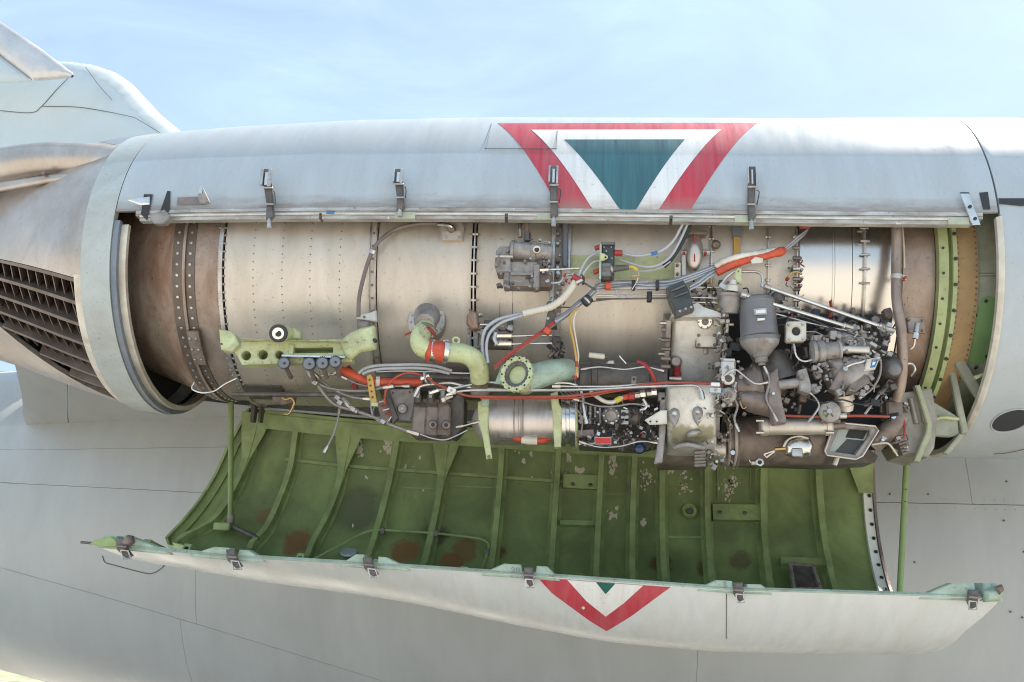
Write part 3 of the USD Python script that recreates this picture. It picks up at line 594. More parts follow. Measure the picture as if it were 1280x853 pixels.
# ================================================================ the engine's case
def EX(px, py=350, r=.57): return cylp(px, py, r)[0]
eng = Thing('jet_engine', 'long tan and brown metal jet engine case with bolted flanges, lying in the open pod', 'jet engine')
def sect(p0, p1, r0, mt, name, r1=None, lab=None, xl=None, xr=None):
    x0 = EX(p0) if xl is None else xl; x1 = EX(p1) if xr is None else xr; r1 = r0 if r1 is None else r1
    return eng.part(name, shell(np.linspace(x0, x1-.0015, 12), lambda x: np.interp(x, [x0, x1], [r0, r1]), .012, -180, 180, 140), mt, smooth=60, label=lab)
def flange(px, w, r, mt, bolts=4.0, br=.0045, bh=.007, both=True, name='flange', bmat=None):
    x = EX(px); i = eng.part(name, ringband(x-w/2, x+w/2, r, .03, ch=.0015), mt)
    B = []
    for a in np.arange(-120, 60, bolts):
        for s in ((-1, 1) if both else (1,)):
            p = pod(x+s*(w/2), r-.008, a); B.append(hexbolt(p, [s, 0, 0], br, bh))
    eng.part('flange_bolts', cat(B), bmat or steel, parent=i, kind='stuff'); return i
def studs(px, r, step, rad, h, mt, a0=-100, a1=40, name='rivets'):
    x = EX(px); eng.part(name, cat([hexbolt(pod(x, r, a), pod(x, 1, a)-[x, 0, ZP], rad, h) for a in np.arange(a0, a1, step)]), mt, kind='stuff')
sect(0, 213, .37, rusty, 'exhaust_case', .546, 'rust-streaked brown exhaust end of the case', xl=-2.1)
for p0, p1 in ((213, 226), (230, 241)):
    i = eng.part('riveted_band', ringband(EX(p0), EX(p1), .556, .02), band_d); x = EX((p0+p1)/2)
    eng.part('band_rivets', cat([hexbolt(pod(x, .556, a), pod(x, 1, a)-[x, 0, ZP], .006, .003) for a in np.arange(-110, 40, 4.4)]), steel, parent=i, kind='stuff')
eng.part('band_strip', ringband(EX(226)+.001, EX(230)-.001, .563, .02), brown)
sect(241, 271, .553, brown, 'turbine_case')
flange(275.5, .016, .577, steel, 3.2, .005, .009, bmat=cast)
sect(280, 461, .568, tan, 'fan_duct_panel', lab='plain tan duct case with rows of small rivets')
for px in (316, 352, 387, 424): studs(px, .568, 3.15, .0028, .0014, castb)
for px in (340, 410): studs(px, .568, 9.3, .0016, .0010, castb)
i = eng.part('flange', ringband(EX(460.5), EX(470), .575, .02), tan)
for px in (461.5, 469.5): eng.part('flange_ridge', ringband(EX(px)-.0022, EX(px)+.0022, .584, .02), steel, parent=i)
eng.part('flange_bolts', cat([hexbolt(pod(EX(465.5), .575, a), pod(0, 1, a)-[0, 0, ZP], .005, .005) for a in np.arange(-100, 40, 5)]), castb, parent=i, kind='stuff')
sect(471, 589, .568, tan, 'fan_duct_panel')
flange(592.5, .005, .588, steel, 5.0, .006, .008); studs(587.5, .568, 5.0, .004, .003, steel); studs(598, .568, 5.0, .004, .003, steel)
sect(595, 697, .566, tan, 'fan_duct_panel')
eng.part('panel_joint', ringband(EX(641)-.0012, EX(641)+.0012, .567, .01, -60, -1), seam)
eng.part('panel_joint', ringband(EX(625)-.001, EX(625)+.001, .567, .01, -42, 8), castb)
eng.part('access_strip', shell([EX(624), EX(641)], .5675, .005, -26, 4, 16), tan)
i = eng.part('flange', ringband(EX(688), EX(702), .572, .02), cast)
eng.part('flange_bolts', cat([hexbolt(pod(EX(p), .572, a), pod(0, 1, a)-[0, 0, ZP], .0055, .006) for p in (691, 699) for a in np.arange(-90, 40, 5.5)]), steel, parent=i, kind='stuff')
sect(699, 852, .560, tan, 'fan_duct_panel')
i = eng.part('green_rail_plate', shell(np.linspace(EX(713), EX(845), 10), .5675, .006, cylp(770, 348, .567)[2]*0+math.degrees(math.asin((cylp(770, 348, .567)[2]-ZP)/.567)), math.degrees(math.asin((cylp(770, 320, .567)[2]-ZP)/.567)), 8), lime, label='pale green plate across the case')
flange(889, .006, .575, steel, 5.0, .005, .007)
sect(852, 960, .563, tan, 'fan_duct_panel')
flange(960, .005, .575, steel, 5.5, .005, .007)
sect(960, 998, .563, tan, 'fan_duct_panel')
flange(996, .006, .58, steel, 4.5, .005, .008)
sect(1000, 1042, .562, shine, 'polished_case', .566, 'mirror-bright polished case section'); eng.part('case_ridge', ringband(EX(1042)-.003, EX(1042)+.003, .573, .02), shine)
sect(1044, 1066, .567, shine, 'polished_case'); eng.part('case_ridge', ringband(EX(1067)-.003, EX(1067)+.003, .571, .02), shine)
sect(1068, 1128, .566, shine, 'polished_case', .56)
i = eng.part('clamp_band', ringband(EX(1081)-.004, EX(1081)+.004, .577, .02), steel)
for a in np.arange(-16, 14, 5.2): eng.part('clamp_bolt', rod(pod(EX(1081)-.016, .578, a), pod(EX(1081)+.016, .578, a), .0045, n=8), steel, parent=i)
sect(1130, 1173, .556, brown, 'front_case', xr=1.277); eng.part('case_ridge', ringband(EX(1131)-.003, EX(1131)+.002, .568, .02, -10, 16), white_wrap)
i = eng.part('green_front_ring', ringband(1.278, 1.312, .590, .03), ring_o, label='green front flange ring')
eng.part('green_front_ring_lip', ringband(1.325, 1.34, .598, .03), ring_o, parent=i)
eng.part('ring_groove', ringband(1.311, 1.326, .575, .03), primer, parent=i)
eng.part('front_bolts', cat([hexbolt(pod(1.332, .598, a), pod(0, 1, a)-[0, 0, ZP], .007, .007) for a in np.arange(-70, 30, 9)]+[hexbolt(pod(1.292, .59, a), pod(0, 1, a)-[0, 0, ZP], .005, .005) for a in np.arange(-66, 30, 9)]), black, parent=i, kind='stuff')
sect(0, 0, .545, brown, 'intake_case', xl=1.25, xr=1.40)
# dark keel that closes the gap between the case and the accessories
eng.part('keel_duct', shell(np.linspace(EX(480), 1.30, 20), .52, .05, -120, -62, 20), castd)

# ================================================================ the open lower cowl door
def DR(x): return np.interp(x, [-1.9, -1.3, 0, 1.4], [.712, .705, .70, .70])
_dk = PchipInterpolator([-2.0, -1.6, -1.2, -0.65, -0.2, 0.2, 1.0, 1.4], [.20, .25, .36, .55, .80, .94, .93, .85])
def DK(x): return _dk(np.clip(x, -2.0, 1.4))   # the tail end of the door is flatter below its lip
def DH(x): return np.stack([0.44+0*np.asarray(x, float), ZP+np.interp(x, [-1.6, -1.0, 0, 1.3], [-.50, -.545, -.585, -.60])], -1)
def DL(x): return np.stack([-.75+0*np.asarray(x, float), ZP+np.interp(x, [-1.7, -1.2, -.7, -.17, .5, 1.34], [-1.205, -1.232, -1.24, -1.252, -1.272, -1.262])], -1)
def dframe(x):
    x = np.asarray(x, float); H, L, r = DH(x), DL(x), DR(x)
    m = (H+L)/2; c = H-L; d = np.linalg.norm(c, axis=-1); h = np.sqrt(np.maximum(r*r-d*d/4, 1e-6))
    n = np.stack([-c[..., 1], c[..., 0]], -1)/d[..., None]       # towards the concave side (up, to the viewer)
    C = m+n*h[..., None]; t0 = np.arctan2(L[..., 1]-C[..., 1], L[..., 0]-C[..., 0]); t1 = np.arctan2(H[..., 1]-C[..., 1], H[..., 0]-C[..., 0])
    t1 = np.where(t1 < t0, t1+2*np.pi, t1); return C, r, t0, t1
def dpt(x, s, off=0.0):
    """Point of the door at x, s = 0 at the lip .. 1 at the hinge, off metres inside its outer skin."""
    x, s = np.broadcast_arrays(np.asarray(x, float), np.asarray(s, float)); C, r, t0, t1 = dframe(x); t = t0+(t1-t0)*s
    zl = DL(x)[..., 1]; z = C[..., 1]+(r-off)*np.sin(t); zo = C[..., 1]+r*np.sin(t); drop = np.maximum(zl-zo, 0)
    return np.stack([x, C[..., 0]+(r-off)*np.cos(t), z+drop*(1-DK(x))], -1)
def dhit(px, py, off=.014, near=False):
    d = ray(px, py); k0, k1 = ((-.80+4)/d[1], (.75+4)/d[1]); T = np.linspace(k0, k1, 1500); P = EYE+d*T[:, None]
    C, r, t0, t1 = dframe(P[:, 0]); g = np.hypot(P[:, 1]-C[:, 0], P[:, 2]-C[:, 1])-(r-off); ins = g < 0
    if not ins.any(): return P[np.argmin(g)], 0.0
    k = np.argmax(ins) if near else len(ins)-1-np.argmax(ins[::-1]); P = P[k]
    t = math.atan2(P[2]-C[k][1], P[1]-C[k][0]); t = t+2*math.pi if t < t0[k]-.6 else t
    return P, (t-t0[k])/(t1[k]-t0[k])
Lp = sorted([(dhit(*q)[1], dhit(*q)[0][0]) for q in ((285, 560), (270, 596), (246, 634), (208, 677))])
_ls, _lx = [0, .12, .30, .50, .57]+[a for a, b in Lp]+[1.0], [-1.66, -1.64, -1.58, -1.64, -1.80]+[b for a, b in Lp]+[Lp[-1][1]+.10]
dx0 = lambda s: np.interp(s, _ls, _lx)
print('door left', Lp)
dx1 = lambda s: np.interp(s, [0, .1, .3, .6, 1], [1.335, 1.27, 1.24, 1.30, 1.31])
sp = [(dhit(*q)[0], rd, col, am) for q, rd, col, am in (((370, 678), .13, (.22, .085, .03), .8), ((505, 690), .13, (.24, .09, .03), .8), ((565, 702), .10, (.24, .09, .03), .8), ((580, 688), .12, (.20, .085, .035), .7), ((330, 645), .08, (.2, .09, .04), .6),
      ((620, 690), .10, (.11, .04, .02), .8), ((826, 705), .10, (.11, .04, .02), .8), ((882, 712), .08, (.11, .05, .02), .7), ((545, 668), .12, (.05, .045, .03), .7), ((925, 700), .09, (.12, .06, .04), .6), ((440, 640), .25, (.09, .085, .05), .6))]
primer = M('door_lining_primer', (0.235, 0.30, 0.105), 0.55, var=0.16, vscale=4, dirt=(0.060, 0.070, 0.030), damt=0.75, dscale=3.2, dsharp=0.2, stretch=(1.3, 1, 1), speck=0.3, spots=sp)
dr = Thing('cowl_door', 'lower engine cowl door hanging open, pale grey outside, green ribbed inside', 'cowl door')
S = np.linspace(0, 1, 60)
U = np.linspace(0, 1, 70)
Xg = dx0(S)[:, None]*(1-U)+dx1(S)[:, None]*U
skin_i = dr.part('outer_skin', slab(dpt(Xg, S[:, None], 0), dpt(Xg, S[:, None], .006)), door_skin, smooth=60)
lin = dr.part('inner_lining', slab(dpt(Xg, np.linspace(.012, 1, 60)[:, None], .0062), dpt(Xg, np.linspace(.012, 1, 60)[:, None], .014)), primer, smooth=60, label='green primed lining with rust patches and flaked paint')
ribs_px = ((222, 685, 317, 539), (317, 688, 377, 533), (386, 700, 439, 551), (460, 708, 499, 545), (531, 714, 558, 563), (614, 717, 629, 548), (689, 717, 698, 572),
           (745, 726, 752, 569), (790, 726, 793, 569), (830, 731, 827, 587), (888, 726, 883, 590), (961, 738, 952, 587), (1041, 741, 1020, 584))
ribx = []
for xb, yb, xt, yt in ribs_px:
    B, sb = dhit(xb, yb); T_, st = dhit(xt, yt); ribx.append((B[0], sb, T_[0], st))
for i, (xa, sa, xc_, sc) in enumerate(ribx):
    if i < 3:
        cv = sorted([(dhit(*q)[1], dhit(*q)[0][0]) for q in (((317.5, 551), (310, 578), (294, 617), (270, 655), (222.5, 686)), ((372, 545), (366.5, 584), (353, 625), (332, 670), (316, 688)), ((435, 560), (426, 608), (412.5, 646), (389, 694)))[i]])
        cv = [(0, cv[0][1]+(.28, .10, .05)[i]), (.45, cv[0][1]+(.16, .04, .02)[i])]+cv+[(1.0, cv[-1][1]+.03)]
    else:
        cv = [(0, xa-(xc_-xa)*.5), (sa, xa), (sc, xc_), (1.0, xc_+(xc_-xa)*(1-sc)/(sc-sa))]
    Xr = PchipInterpolator([a for a, b in cv], [b for a, b in cv])
    s = np.linspace(.03, .985, 44); X = Xr(s); w = .0145; h = .048
    pr = [(-w*1.9, .013), (-w*1.9, .017), (-w, .018), (-w*.85, .013+h), (w*.85, .013+h), (w, .018), (w*1.9, .017), (w*1.9, .013)]
    G = np.stack([dpt(X+dx, s, o) for dx, o in pr], 1); c = G.mean(1, keepdims=True)
    rb_ = dr.part('rib', slab(G, c+(G-c)*.6, True), primer_rib, smooth=30)
    B = []
    for q in np.linspace(.45, .97, 34):
        for dx in (-w*1.5, w*1.5): p_ = dpt(Xr(q)+dx, q, .016); n_ = dpt(Xr(q)+dx, q, .1)-p_; B.append(hexbolt(p_, n_, .0030, .0022))
    dr.part('rib_rivets', cat(B), primer_rib, parent=rb_, kind='stuff')
    if i in (0, 2, 4):                                  # gusset at the top of the rib
        ss = np.array([.80, .86, .93, .985]); wd = np.array([.013, .020, .055, .075])
        G = np.stack([dpt(Xr(ss)+wd*k, ss, .056) for k in (-1, 1)], 1); G2 = np.stack([dpt(Xr(ss)+wd*k, ss, .050) for k in (-1, 1)], 1)
        dr.part('gusset', slab(G, G2), primer_rib)
def strip(x0, x1, s0, s1, o0, o1, mt, name, n=20, lab=None):
    X = np.linspace(x0, x1, n) if np.ndim(x0) == 0 else None
    s = np.array([s0, s1]); G = dpt(X[:, None], s[None], o1); H = dpt(X[:, None], s[None], o0); return dr.part(name, slab(G, H), mt, label=lab)
strip(-1.54, 1.30, .945, .962, .014, .060, primer_rib, 'hinge_longeron'); strip(-1.50, 1.30, .98, .995, .014, .060, primer_rib, 'hinge_longeron'); strip(-1.49, 1.29, .955, .985, .060, .066, primer_rib, 'longeron_cap')
strip(-1.40, .0, .868, .876, .014, .030, primer_rib, 'stringer')
def xbar(px0, py0, px1, py1, wd=.012, name='cross_bar', h=.03):
    A, sa = dhit(px0, py0); B, sb = dhit(px1, py1); s = np.linspace(sa, sb, 6); x = np.linspace(A[0], B[0], 6)
    G = np.stack([dpt(x, s-wd, .014+h), dpt(x, s+wd, .014+h)], 1); H = np.stack([dpt(x, s-wd, .013), dpt(x, s+wd, .013)], 1); dr.part(name, slab(G, H), primer_rib)
xbar(704, 602, 747, 604, .018); xbar(700, 656, 746, 657, .006); xbar(890, 642, 950, 643, .02); xbar(758, 618, 790, 619, .003, h=.006); xbar(835, 672, 885, 672, .003, h=.006); xbar(505, 610, 555, 612, .002, h=.004); xbar(565, 608, 620, 610, .002, h=.004); xbar(975, 705, 1030, 707, .010)
for q in ((716, 606), (738, 607), (900, 641), (931, 642)): P, s = dhit(*q, off=.045); dr.part('rivet_cup', rod(P, P+[0, -.006, .004], .009), castb)
# recessed panel outline
for q0, q1 in (((897, 560), (897, 625)), ((938, 560), (938, 625)), ((900, 630), (936, 630))):
    P = [dhit(q0[0]+(q1[0]-q0[0])*k, q0[1]+(q1[1]-q0[1])*k, off=.016)[0] for k in np.linspace(0, 1, 6)]; dr.part('panel_bead', sweep(P, .0035, 6), primer_rib)
# end frames
for s0, s1 in ((0.03, .99),):
    s = np.linspace(s0, s1, 40)
    for d0, d1, o, nm, mt in ((.0, .012, .045, 'end_frame', primer_rib), (.012, .05, .026, 'end_frame', primer)):
        X0 = dx0(s); G = np.stack([dpt(X0+d0, s, o), dpt(X0+d1, s, o)], 1); H = np.stack([dpt(X0+d0, s, .013), dpt(X0+d1, s, .013)], 1); dr.part(nm, slab(G, H), mt)
    X1 = dx1(s)
    G = np.stack([dpt(X1-.012, s, .05), dpt(X1-.001, s, .05)], 1); H = np.stack([dpt(X1-.012, s, .013), dpt(X1-.001, s, .013)], 1); dr.part('end_frame', slab(G, H), castb)
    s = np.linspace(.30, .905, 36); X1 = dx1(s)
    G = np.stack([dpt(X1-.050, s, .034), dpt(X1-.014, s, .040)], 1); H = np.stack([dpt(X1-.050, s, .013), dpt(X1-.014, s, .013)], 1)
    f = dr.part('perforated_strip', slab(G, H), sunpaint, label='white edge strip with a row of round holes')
    for k in np.linspace(.36, .87, 15):
        P = dpt(dx1(k)-.026, k, .041); N = dpt(dx1(k)-.026, k, .08)-P; dr.part('strip_hole', rod(P-N*.05, P+N*.01, .0085, n=10), dark, parent=f)
    s = np.linspace(.875, .99, 10); X1 = dx1(s); wv = np.linspace(.06, .13, 10)
    G = np.stack([dpt(X1-.014-wv, s, .056), dpt(X1-.012, s, .056)], 1); H = np.stack([dpt(X1-.014-wv, s, .050), dpt(X1-.012, s, .050)], 1); dr.part('corner_gusset', slab(G, H), primer_rib)
# lip: raised pale green pads between the latches, dark seal edge
def lip_pad(pts, ya=-.752, depth=.03, mt=mint, name='lip_pad'): dr.part(name, poly(pts, ya, depth), mt)
xl = np.linspace(-1.64, 1.30, 60); G = np.stack([dpt(xl, 0*xl-.003, .001), dpt(xl, 0*xl-.003, .012)], 1); H = np.stack([dpt(xl, 0*xl+.006, .001), dpt(xl, 0*xl+.006, .012)], 1)
dr.part('lip_flange', slab(G, H), mint)
def lipy(px):
    xs_ = np.linspace(-1.75, 1.4, 80); P = dpt(xs_, 0*xs_, 0); d = P-EYE; z = d@FW; X = 640+FPX*(d@RT)/z; Y = 426.5-FPX*(d@UP)/z; return float(np.interp(px, X, Y))
def pad(x0, x1, h, r0=14, r1=14, ya=-.748, depth=.05):
    y = lipy; h = h*1.45
    lip_pad([(x0, y(x0)+1), (x0+r0, y(x0+r0)-h), (x1-r1, y(x1-r1)-h), (x1, y(x1)+1), (x1, y(x1)+4), ((x0+x1)/2, y((x0+x1)/2)+4), (x0, y(x0)+4)], ya, depth)
pad(238, 290, 8, 30, 3); pad(296, 330, 7, 3, 20); pad(425, 458, 9, 20, 3); pad(470, 512, 8, 3, 30); pad(602, 654, 9, 28, 3); pad(668, 700, 9, 3, 16); pad(872, 918, 8, 24, 3); pad(931, 965, 6, 3, 14)
pad(1150, 1222, 12, 40, 4); pad(1226, 1254, 13, 4, 8, depth=.08); pad(118, 148, 9, 14, 2); pad(152, 212, 11, 3, 56)
for q, txt, h in (((638, 707), '20', .018), ((903, 731), '3', .018)):
    m = meshkit.text_mesh(txt, h, .0006); v = np.array(m.vertices); o = pl(q[0], lipy(q[0])-2, -.7535); m.vertices = o+np.stack([v[:, 0], -v[:, 2], v[:, 1]], -1); m.invert(); dr.part('stencil_mark', m, dgrey_hose)
# lumps at the two ends of the lip
dr.part('end_fitting', poly([(112, 680), (118, 675), (138, 671), (146, 676), (150, 684), (130, 684)], -.77, .05), primer_rib)
dr.part('end_spike', prod(101, 678, 118, 679.5, 1.6, -.75), castd)
dr.part('end_fitting', pillow([(153, 676), (160, 669), (167, 670), (168, 678), (162, 684), (154, 683)], -.76, .02, .015, 4), castb)
dr.part('end_fitting', pillow([(1228, 738), (1242, 734), (1252, 731), (1254, 740), (1247, 752), (1230, 753)], -.77, .03, .02, 4), mint)
dr.part('end_fitting', pillow([(1243, 734), (1252, 730), (1255, 738), (1249, 744)], -.80, .015, .015, 4), castb)
# emblem on the outside of the door
def on_door(px, py, lift): P, s = dhit(px, py, off=0, near=True); return dpt(P[0], s, -lift)
def dmark(pts, lift, mt, name): dr.part(name, onpoly(pts, lambda x, y: on_door(x, y, lift), 4), mt, parent=skin_i, smooth=60)
l = lambda x: lipy(x)+1.5
dmark([(672, l(672)), (755, l(755)), (838, l(838)), (815, 752), (790, 772), (758, 794), (738, 782), (710, 761), (690, 745)], .0010, red, 'emblem_red_tip')
dmark([(709, l(709)), (757, l(757)), (804, l(804)), (780, 755), (757, 774), (733, 754)], .0020, white, 'emblem_white_tip')
dmark([(745, l(745)), (769, l(769)), (757, 743.5)], .0030, door_green_mark, 'emblem_green_tip')
dr.part('emblem_bolt', rod(on_door(729, 763, .002), on_door(729, 763, .002)+[0, -.003, -.001], .006, n=8), steel, parent=skin_i)
dr.part('door_joint', sweep([on_door(908, lipy(908)+3+k, .001) for k in np.linspace(0, 62, 8)], .0012, 5), seam, parent=skin_i)
R_ = random.Random(5); ch = []
for cx, cy, w, h, n_ in ((484, 548, 4, 9, 16), (449, 560, 5, 12, 22), (487, 562, 8, 12, 20), (710, 570, 4, 10, 8), (722, 589, 12, 3, 12), (690, 590, 2, 5, 4), (767, 575, 5, 22, 24), (808, 598, 9, 14, 34), (788, 602, 3, 4, 4), (858, 604, 10, 14, 30), (912, 608, 13, 18, 60), (836, 585, 5, 6, 8), (600, 545, 6, 3, 6), (764, 642, 6, 6, 8), (806, 653, 6, 3, 6), (640, 555, 60, 30, 14), (500, 600, 60, 50, 8)):
    for _ in range(n_):
        q = (cx+R_.gauss(0, .5)*w, cy+R_.gauss(0, .5)*h); z = R_.uniform(.5, 2.6)*(1.4 if n_ < 30 else .8)
        P0 = dhit(*q)[0]
        V = [dhit(q[0]+z*R_.uniform(.25, 1.3)*math.cos(k), q[1]+z*R_.uniform(.4, 1.9)*math.sin(k), off=.0155)[0] for k in np.arange(0, 6.2, .9)]
        ch.append(TM(np.array([np.mean(V, 0)]+V), [(0, i+1, (i+1) % len(V)+1) for i in range(len(V))]))
dr.part('flaked_paint', cat(ch), white_wrap, parent=lin, kind='stuff', label='cream flakes where the green primer has chipped away')
# fittings inside the door
P, s = dhit(436, 692); N = np.array([0, -.5, .85]); dr.part('drain_cover', rod(P, P+N*.012, .038, n=24), skin, label='round pale grey cover plate')
P, s = dhit(861, 641); dr.part('drain_cup', lathe(P+N*0, P+np.array([0, -.9, .35])*.03, [(0, .032), (.6, .036), (1, .032), (1, .022), (.3, .014), (.3, 0.0005)], 22), primer_rib, label='round green drain cup'); dr.part('drain_cup_glass', rod(P+[.004, -.012, .002], P+[.004, -.02, .006], .015), can)
a = [dhit(*q, off=.05)[0] for q in ((984, 706), (1016, 709), (1027, 742), (990, 742))]; c = np.mean(a, 0)
G = np.array(a); G2 = c+(G-c)*.78; off = np.array([0, -.03, .012])
dr.part('scoop_frame', slab(np.stack([G+off, G2+off], 1)[[0, 1, 2, 3, 0]], np.stack([G, G2], 1)[[0, 1, 2, 3, 0]]), steel, label='square metal scoop frame'); dr.part('scoop_well', chull(np.vstack([G2*1+off*.2, G2-off*.4])), castd)
P, s = dhit(436, 692)
pipe = [(390, 700), (425, 682), (462, 664), (500, 664), (545, 667), (590, 672), (606, 676), (611, 683), (607, 698), (603, 711)]
pp = [dhit(*q, off=.062)[0] for q in pipe]; dr.part('drain_pipe', sweep(spline(pp), .0055, 8), primer_rib)
for q in ((478, 664), (545, 667), (609, 690)): P, s = dhit(*q, off=.06); dr.part('pipe_clip', box(*P, .02, .02, .03), castd)
# latches along the lip
for px, lab in ((152, 'dark latch hook at the left end of the open door lip'), (290, 'second latch hook from the left end of the open door lip'), (461, 'rusty latch hook on the door lip below the pipe in the ribs'),
                (661, 'latch hook on the door lip at the left edge of the emblem tip'), (924, 'latch hook on the door lip right of the emblem tip'), (1218, 'latch hook at the right end of the open door lip')):
    y = lipy(px); t = Thing('door_latch', lab, 'latch', 'latch hooks along the door lip')
    k = 1 if px < 500 else (0 if px < 1000 else -.8)
    t.part('hook_body', poly([(px-6-2*k, y-10), (px+5-2*k, y-10), (px+5, y+3), (px+7+4*k, y+11), (px+1+4*k, y+14), (px-6, y+4)], -.775, .028), castd)
    t.part('hook_bail', sweep(np.array([pl(px+dx+3*k, y+dy, -.785) for dx, dy in ((-4, 4), (5, 5), (7+2*k, 15), (-3+2*k, 15), (-4, 4))]), .0028, 6), steel)
    t.part('hook_pin', prod(px-7, y-1, px+6, y, 1.5, -.782), castb)
# support struts and arms of the door
t = Thing('door_strut', 'thin green support rod at the left end of the open door', 'support rod'); 
B, s = dhit(288, 652, off=.08); A = pl(289, 488, B[1]-.08)
t.part('rod', rod(A, B, .0125), primer_hi); t.part('rod_end', rod(B+[0, 0, -.01], B+[0, 0, .03], .017), castb); t.part('rod_end', rod(A, A+[0, 0, .05], .016), castb)
t = Thing('stay_bracket', 'green bracket with a dark stay at the foot of the left rod', 'bracket')
a, b = dhit(268, 662, off=.07)[0], dhit(290, 655, off=.075)[0]; t.part('foot_bracket', box(*((a+b)/2), .075, .05, .035), primer_rib)
a, b = dhit(290, 658, off=.07)[0], dhit(324, 674, off=.05)[0]; t.part('stay', rod(a, b, .011), castd)
t = Thing('door_strut', 'thin green support rod at the right end of the open door', 'support rod')
A = pl(1134, 560, -.10); B = pl(1124, 752, -.10); t.part('rod', rod(A, B, .0115), primer_hi); t.part('rod_end', rod(A, A+(B-A)*.12, .015), castb)
for k in (.28, .36): q = A+(B-A)*k; t.part('rod_hole', rod(q+[0, -.0125, 0], q+[0, -.006, 0], .003), dark)

# ================================================================ accessories on the engine
def hose(name, label, pts, rpx, mt, y=None, category='hose', ends=None, emat=None, n=9, group=None, bands=()):
    """A hose or tube; ends: add fittings; bands: (index along 0..1, material, length px)."""
    t = Thing(name, label, category, group); Q = [p if len(p) == 3 else (p[0], p[1], y) for p in pts]
    P = spline([pl(*q) for q in Q]); r = rpx*mpp(np.mean([q[2] for q in Q]))
    t.part('tube' if 'tube' in name else 'sleeve', sweep(P, r, n), mt)
    L = np.concatenate([[0], np.cumsum(np.linalg.norm(np.diff(P, axis=0), axis=1))])
    def at(d): return np.array([np.interp(d, L, P[:, k]) for k in range(3)])
    if ends:
        for d0, d1 in ((0, 7*r), (L[-1]-7*r, L[-1])):
            d1 = min(d1, L[-1]); d0 = max(d0, 0); a, b = at(d0), at(d1)
            if np.linalg.norm(b-a) > 1e-4: t.part('end_fitting', sweep(np.array([a, a+(b-a)*.3, a+(b-a)*.3, b]), [r*1.25, r*1.25, r*1.6, r*1.6], 6), emat or steel)
    for f, mt2, ln in bands:
        d = f*L[-1]; w = ln*mpp(-.6)/2; t.part('band', sweep(np.array([at(d-w), at(d), at(d+w)]), r*1.35, 10), mt2)
    return t
def boltring(cx, cy, rp, n, br, ya, depth=.012, sx=1.0): return cat([pdisc(cx+rp*sx*math.cos(q), cy+rp*math.sin(q), br, ya, depth, 6) for q in np.linspace(0, 2*math.pi, n, endpoint=False)])
def greeble(t, name, x0, y0, x1, y1, ya, yb, n, mats, s=(3, 9), seed=1, parent=None):
    """Small castings, unions, plugs and lugs crowded over an accessory: too small to tell apart singly."""
    R = random.Random(seed); B = [[] for _ in mats]
    for _ in range(n):
        cx, cy, y, w = R.uniform(x0, x1), R.uniform(y0, y1), R.uniform(ya, yb), R.uniform(*s); k = R.randrange(len(mats)); q = R.random()
        if q < .35: m = pbox(cx-w*.6, cy-w*R.uniform(.3, .8), cx+w*.6, cy+w*R.uniform(.3, .8), y, R.uniform(.01, .04), rot=R.uniform(-30, 30))
        elif q < .65: a = R.uniform(0, 6.3); m = prod(cx-w*.7*math.cos(a), cy-w*.7*math.sin(a), cx+w*.7*math.cos(a), cy+w*.7*math.sin(a), w*R.uniform(.2, .4), y, y+R.uniform(-.01, .03), n=10)
        elif q < .85: m = pdisc(cx, cy, w*R.uniform(.3, .55), y, .02, R.choice((6, 6, 12)))
        else: a = R.uniform(0, 6.3); m = ptube([(cx, cy, y), (cx+w*math.cos(a), cy+w*math.sin(a), y-.01), (cx+w*1.7*math.cos(a+.7), cy+w*1.7*math.sin(a+.7), y)], .9, n=6)
        B[k].append(m)
    for k, b in enumerate(B):
        if b: t.part(name, cat(b), mats[k], parent=parent, kind='stuff')

# --- pale green mounting bracket at the lower left of the case
t = Thing('mounting_bracket', 'pale lime green beam bracket with round holes, low on the plain tan case', 'bracket')
t.part('beam', poly([(288, 430), (305, 427), (432, 424), (437, 430), (440, 452), (302, 456), (297, 446), (292, 440)], -.64, .05, holes=[circ(307.5, 444.5, 6), circ(328.5, 443.5, 6), circ(349, 443.5, 5.2), [(366, 435), (416, 434), (416, 441), (366, 441.5)]]), lime)
t.part('beam_back', poly([(300, 432), (436, 430), (438, 450), (304, 454)], -.58, .01), primer)
t.part('mounting_lug', poly([(273.5, 412), (288, 414), (293, 418), (299, 431), (290, 440), (276, 437)], -.655, .05, holes=[circ(276.5, 430, 1.4, 8)]), lime)
t.part('mounting_lug', pillow([(424, 428), (438, 416), (452, 410), (469, 407), (471, 424), (471, 437), (450, 441), (438, 451), (431, 446)], -.64, .02, .02, 5), lime)
t.part('lug_bolt', pdisc(468, 425, 2.5, -.675, .02, 8), dark); t.part('top_flange', pbox(300, 423.5, 434, 427, -.675, .05), lime)
t.part('slot_edge', pbox(362, 431, 366, 443, -.65, .02), lime); t.part('silver_rail', pbox(352, 443, 431, 448, -.665, .04), steel_hi)
t.part('rivets', cat([pdisc(x, y, .8, -.679, .005, 6) for x in range(306, 434, 13) for y in (425.5,)]+[pdisc(x, 453, .8, -.643, .005, 6) for x in range(306, 345, 11)]), cast, kind='stuff')
i = t.part('boss', plathe(348, 417, 366, 418, -.71, -.60, [(0, 10.5), (0, 11), (.25, 11), (.25, 9.5), (1, 10)], 26), lime)
t.part('boss_ring', plathe(347.5, 417, 349, 417, -.722, -.70, [(0, 11), (.1, 11.6), (1, 11.6)], 26), black, parent=i); t.part('boss_bush', plathe(347.5, 417, 348, 417, -.725, -.71, [(0, 4), (0, 7.5), (.3, 8), (1, 8)], 24), steel_hi, parent=i); t.part('boss_hole', pdisc(347.5, 417, 4, -.727, .01), dark, parent=i)
t.part('boss_rib', pillow([(360, 411), (370, 409), (378, 416), (378, 426), (362, 427)], -.63, .02, .015, 4), lime)
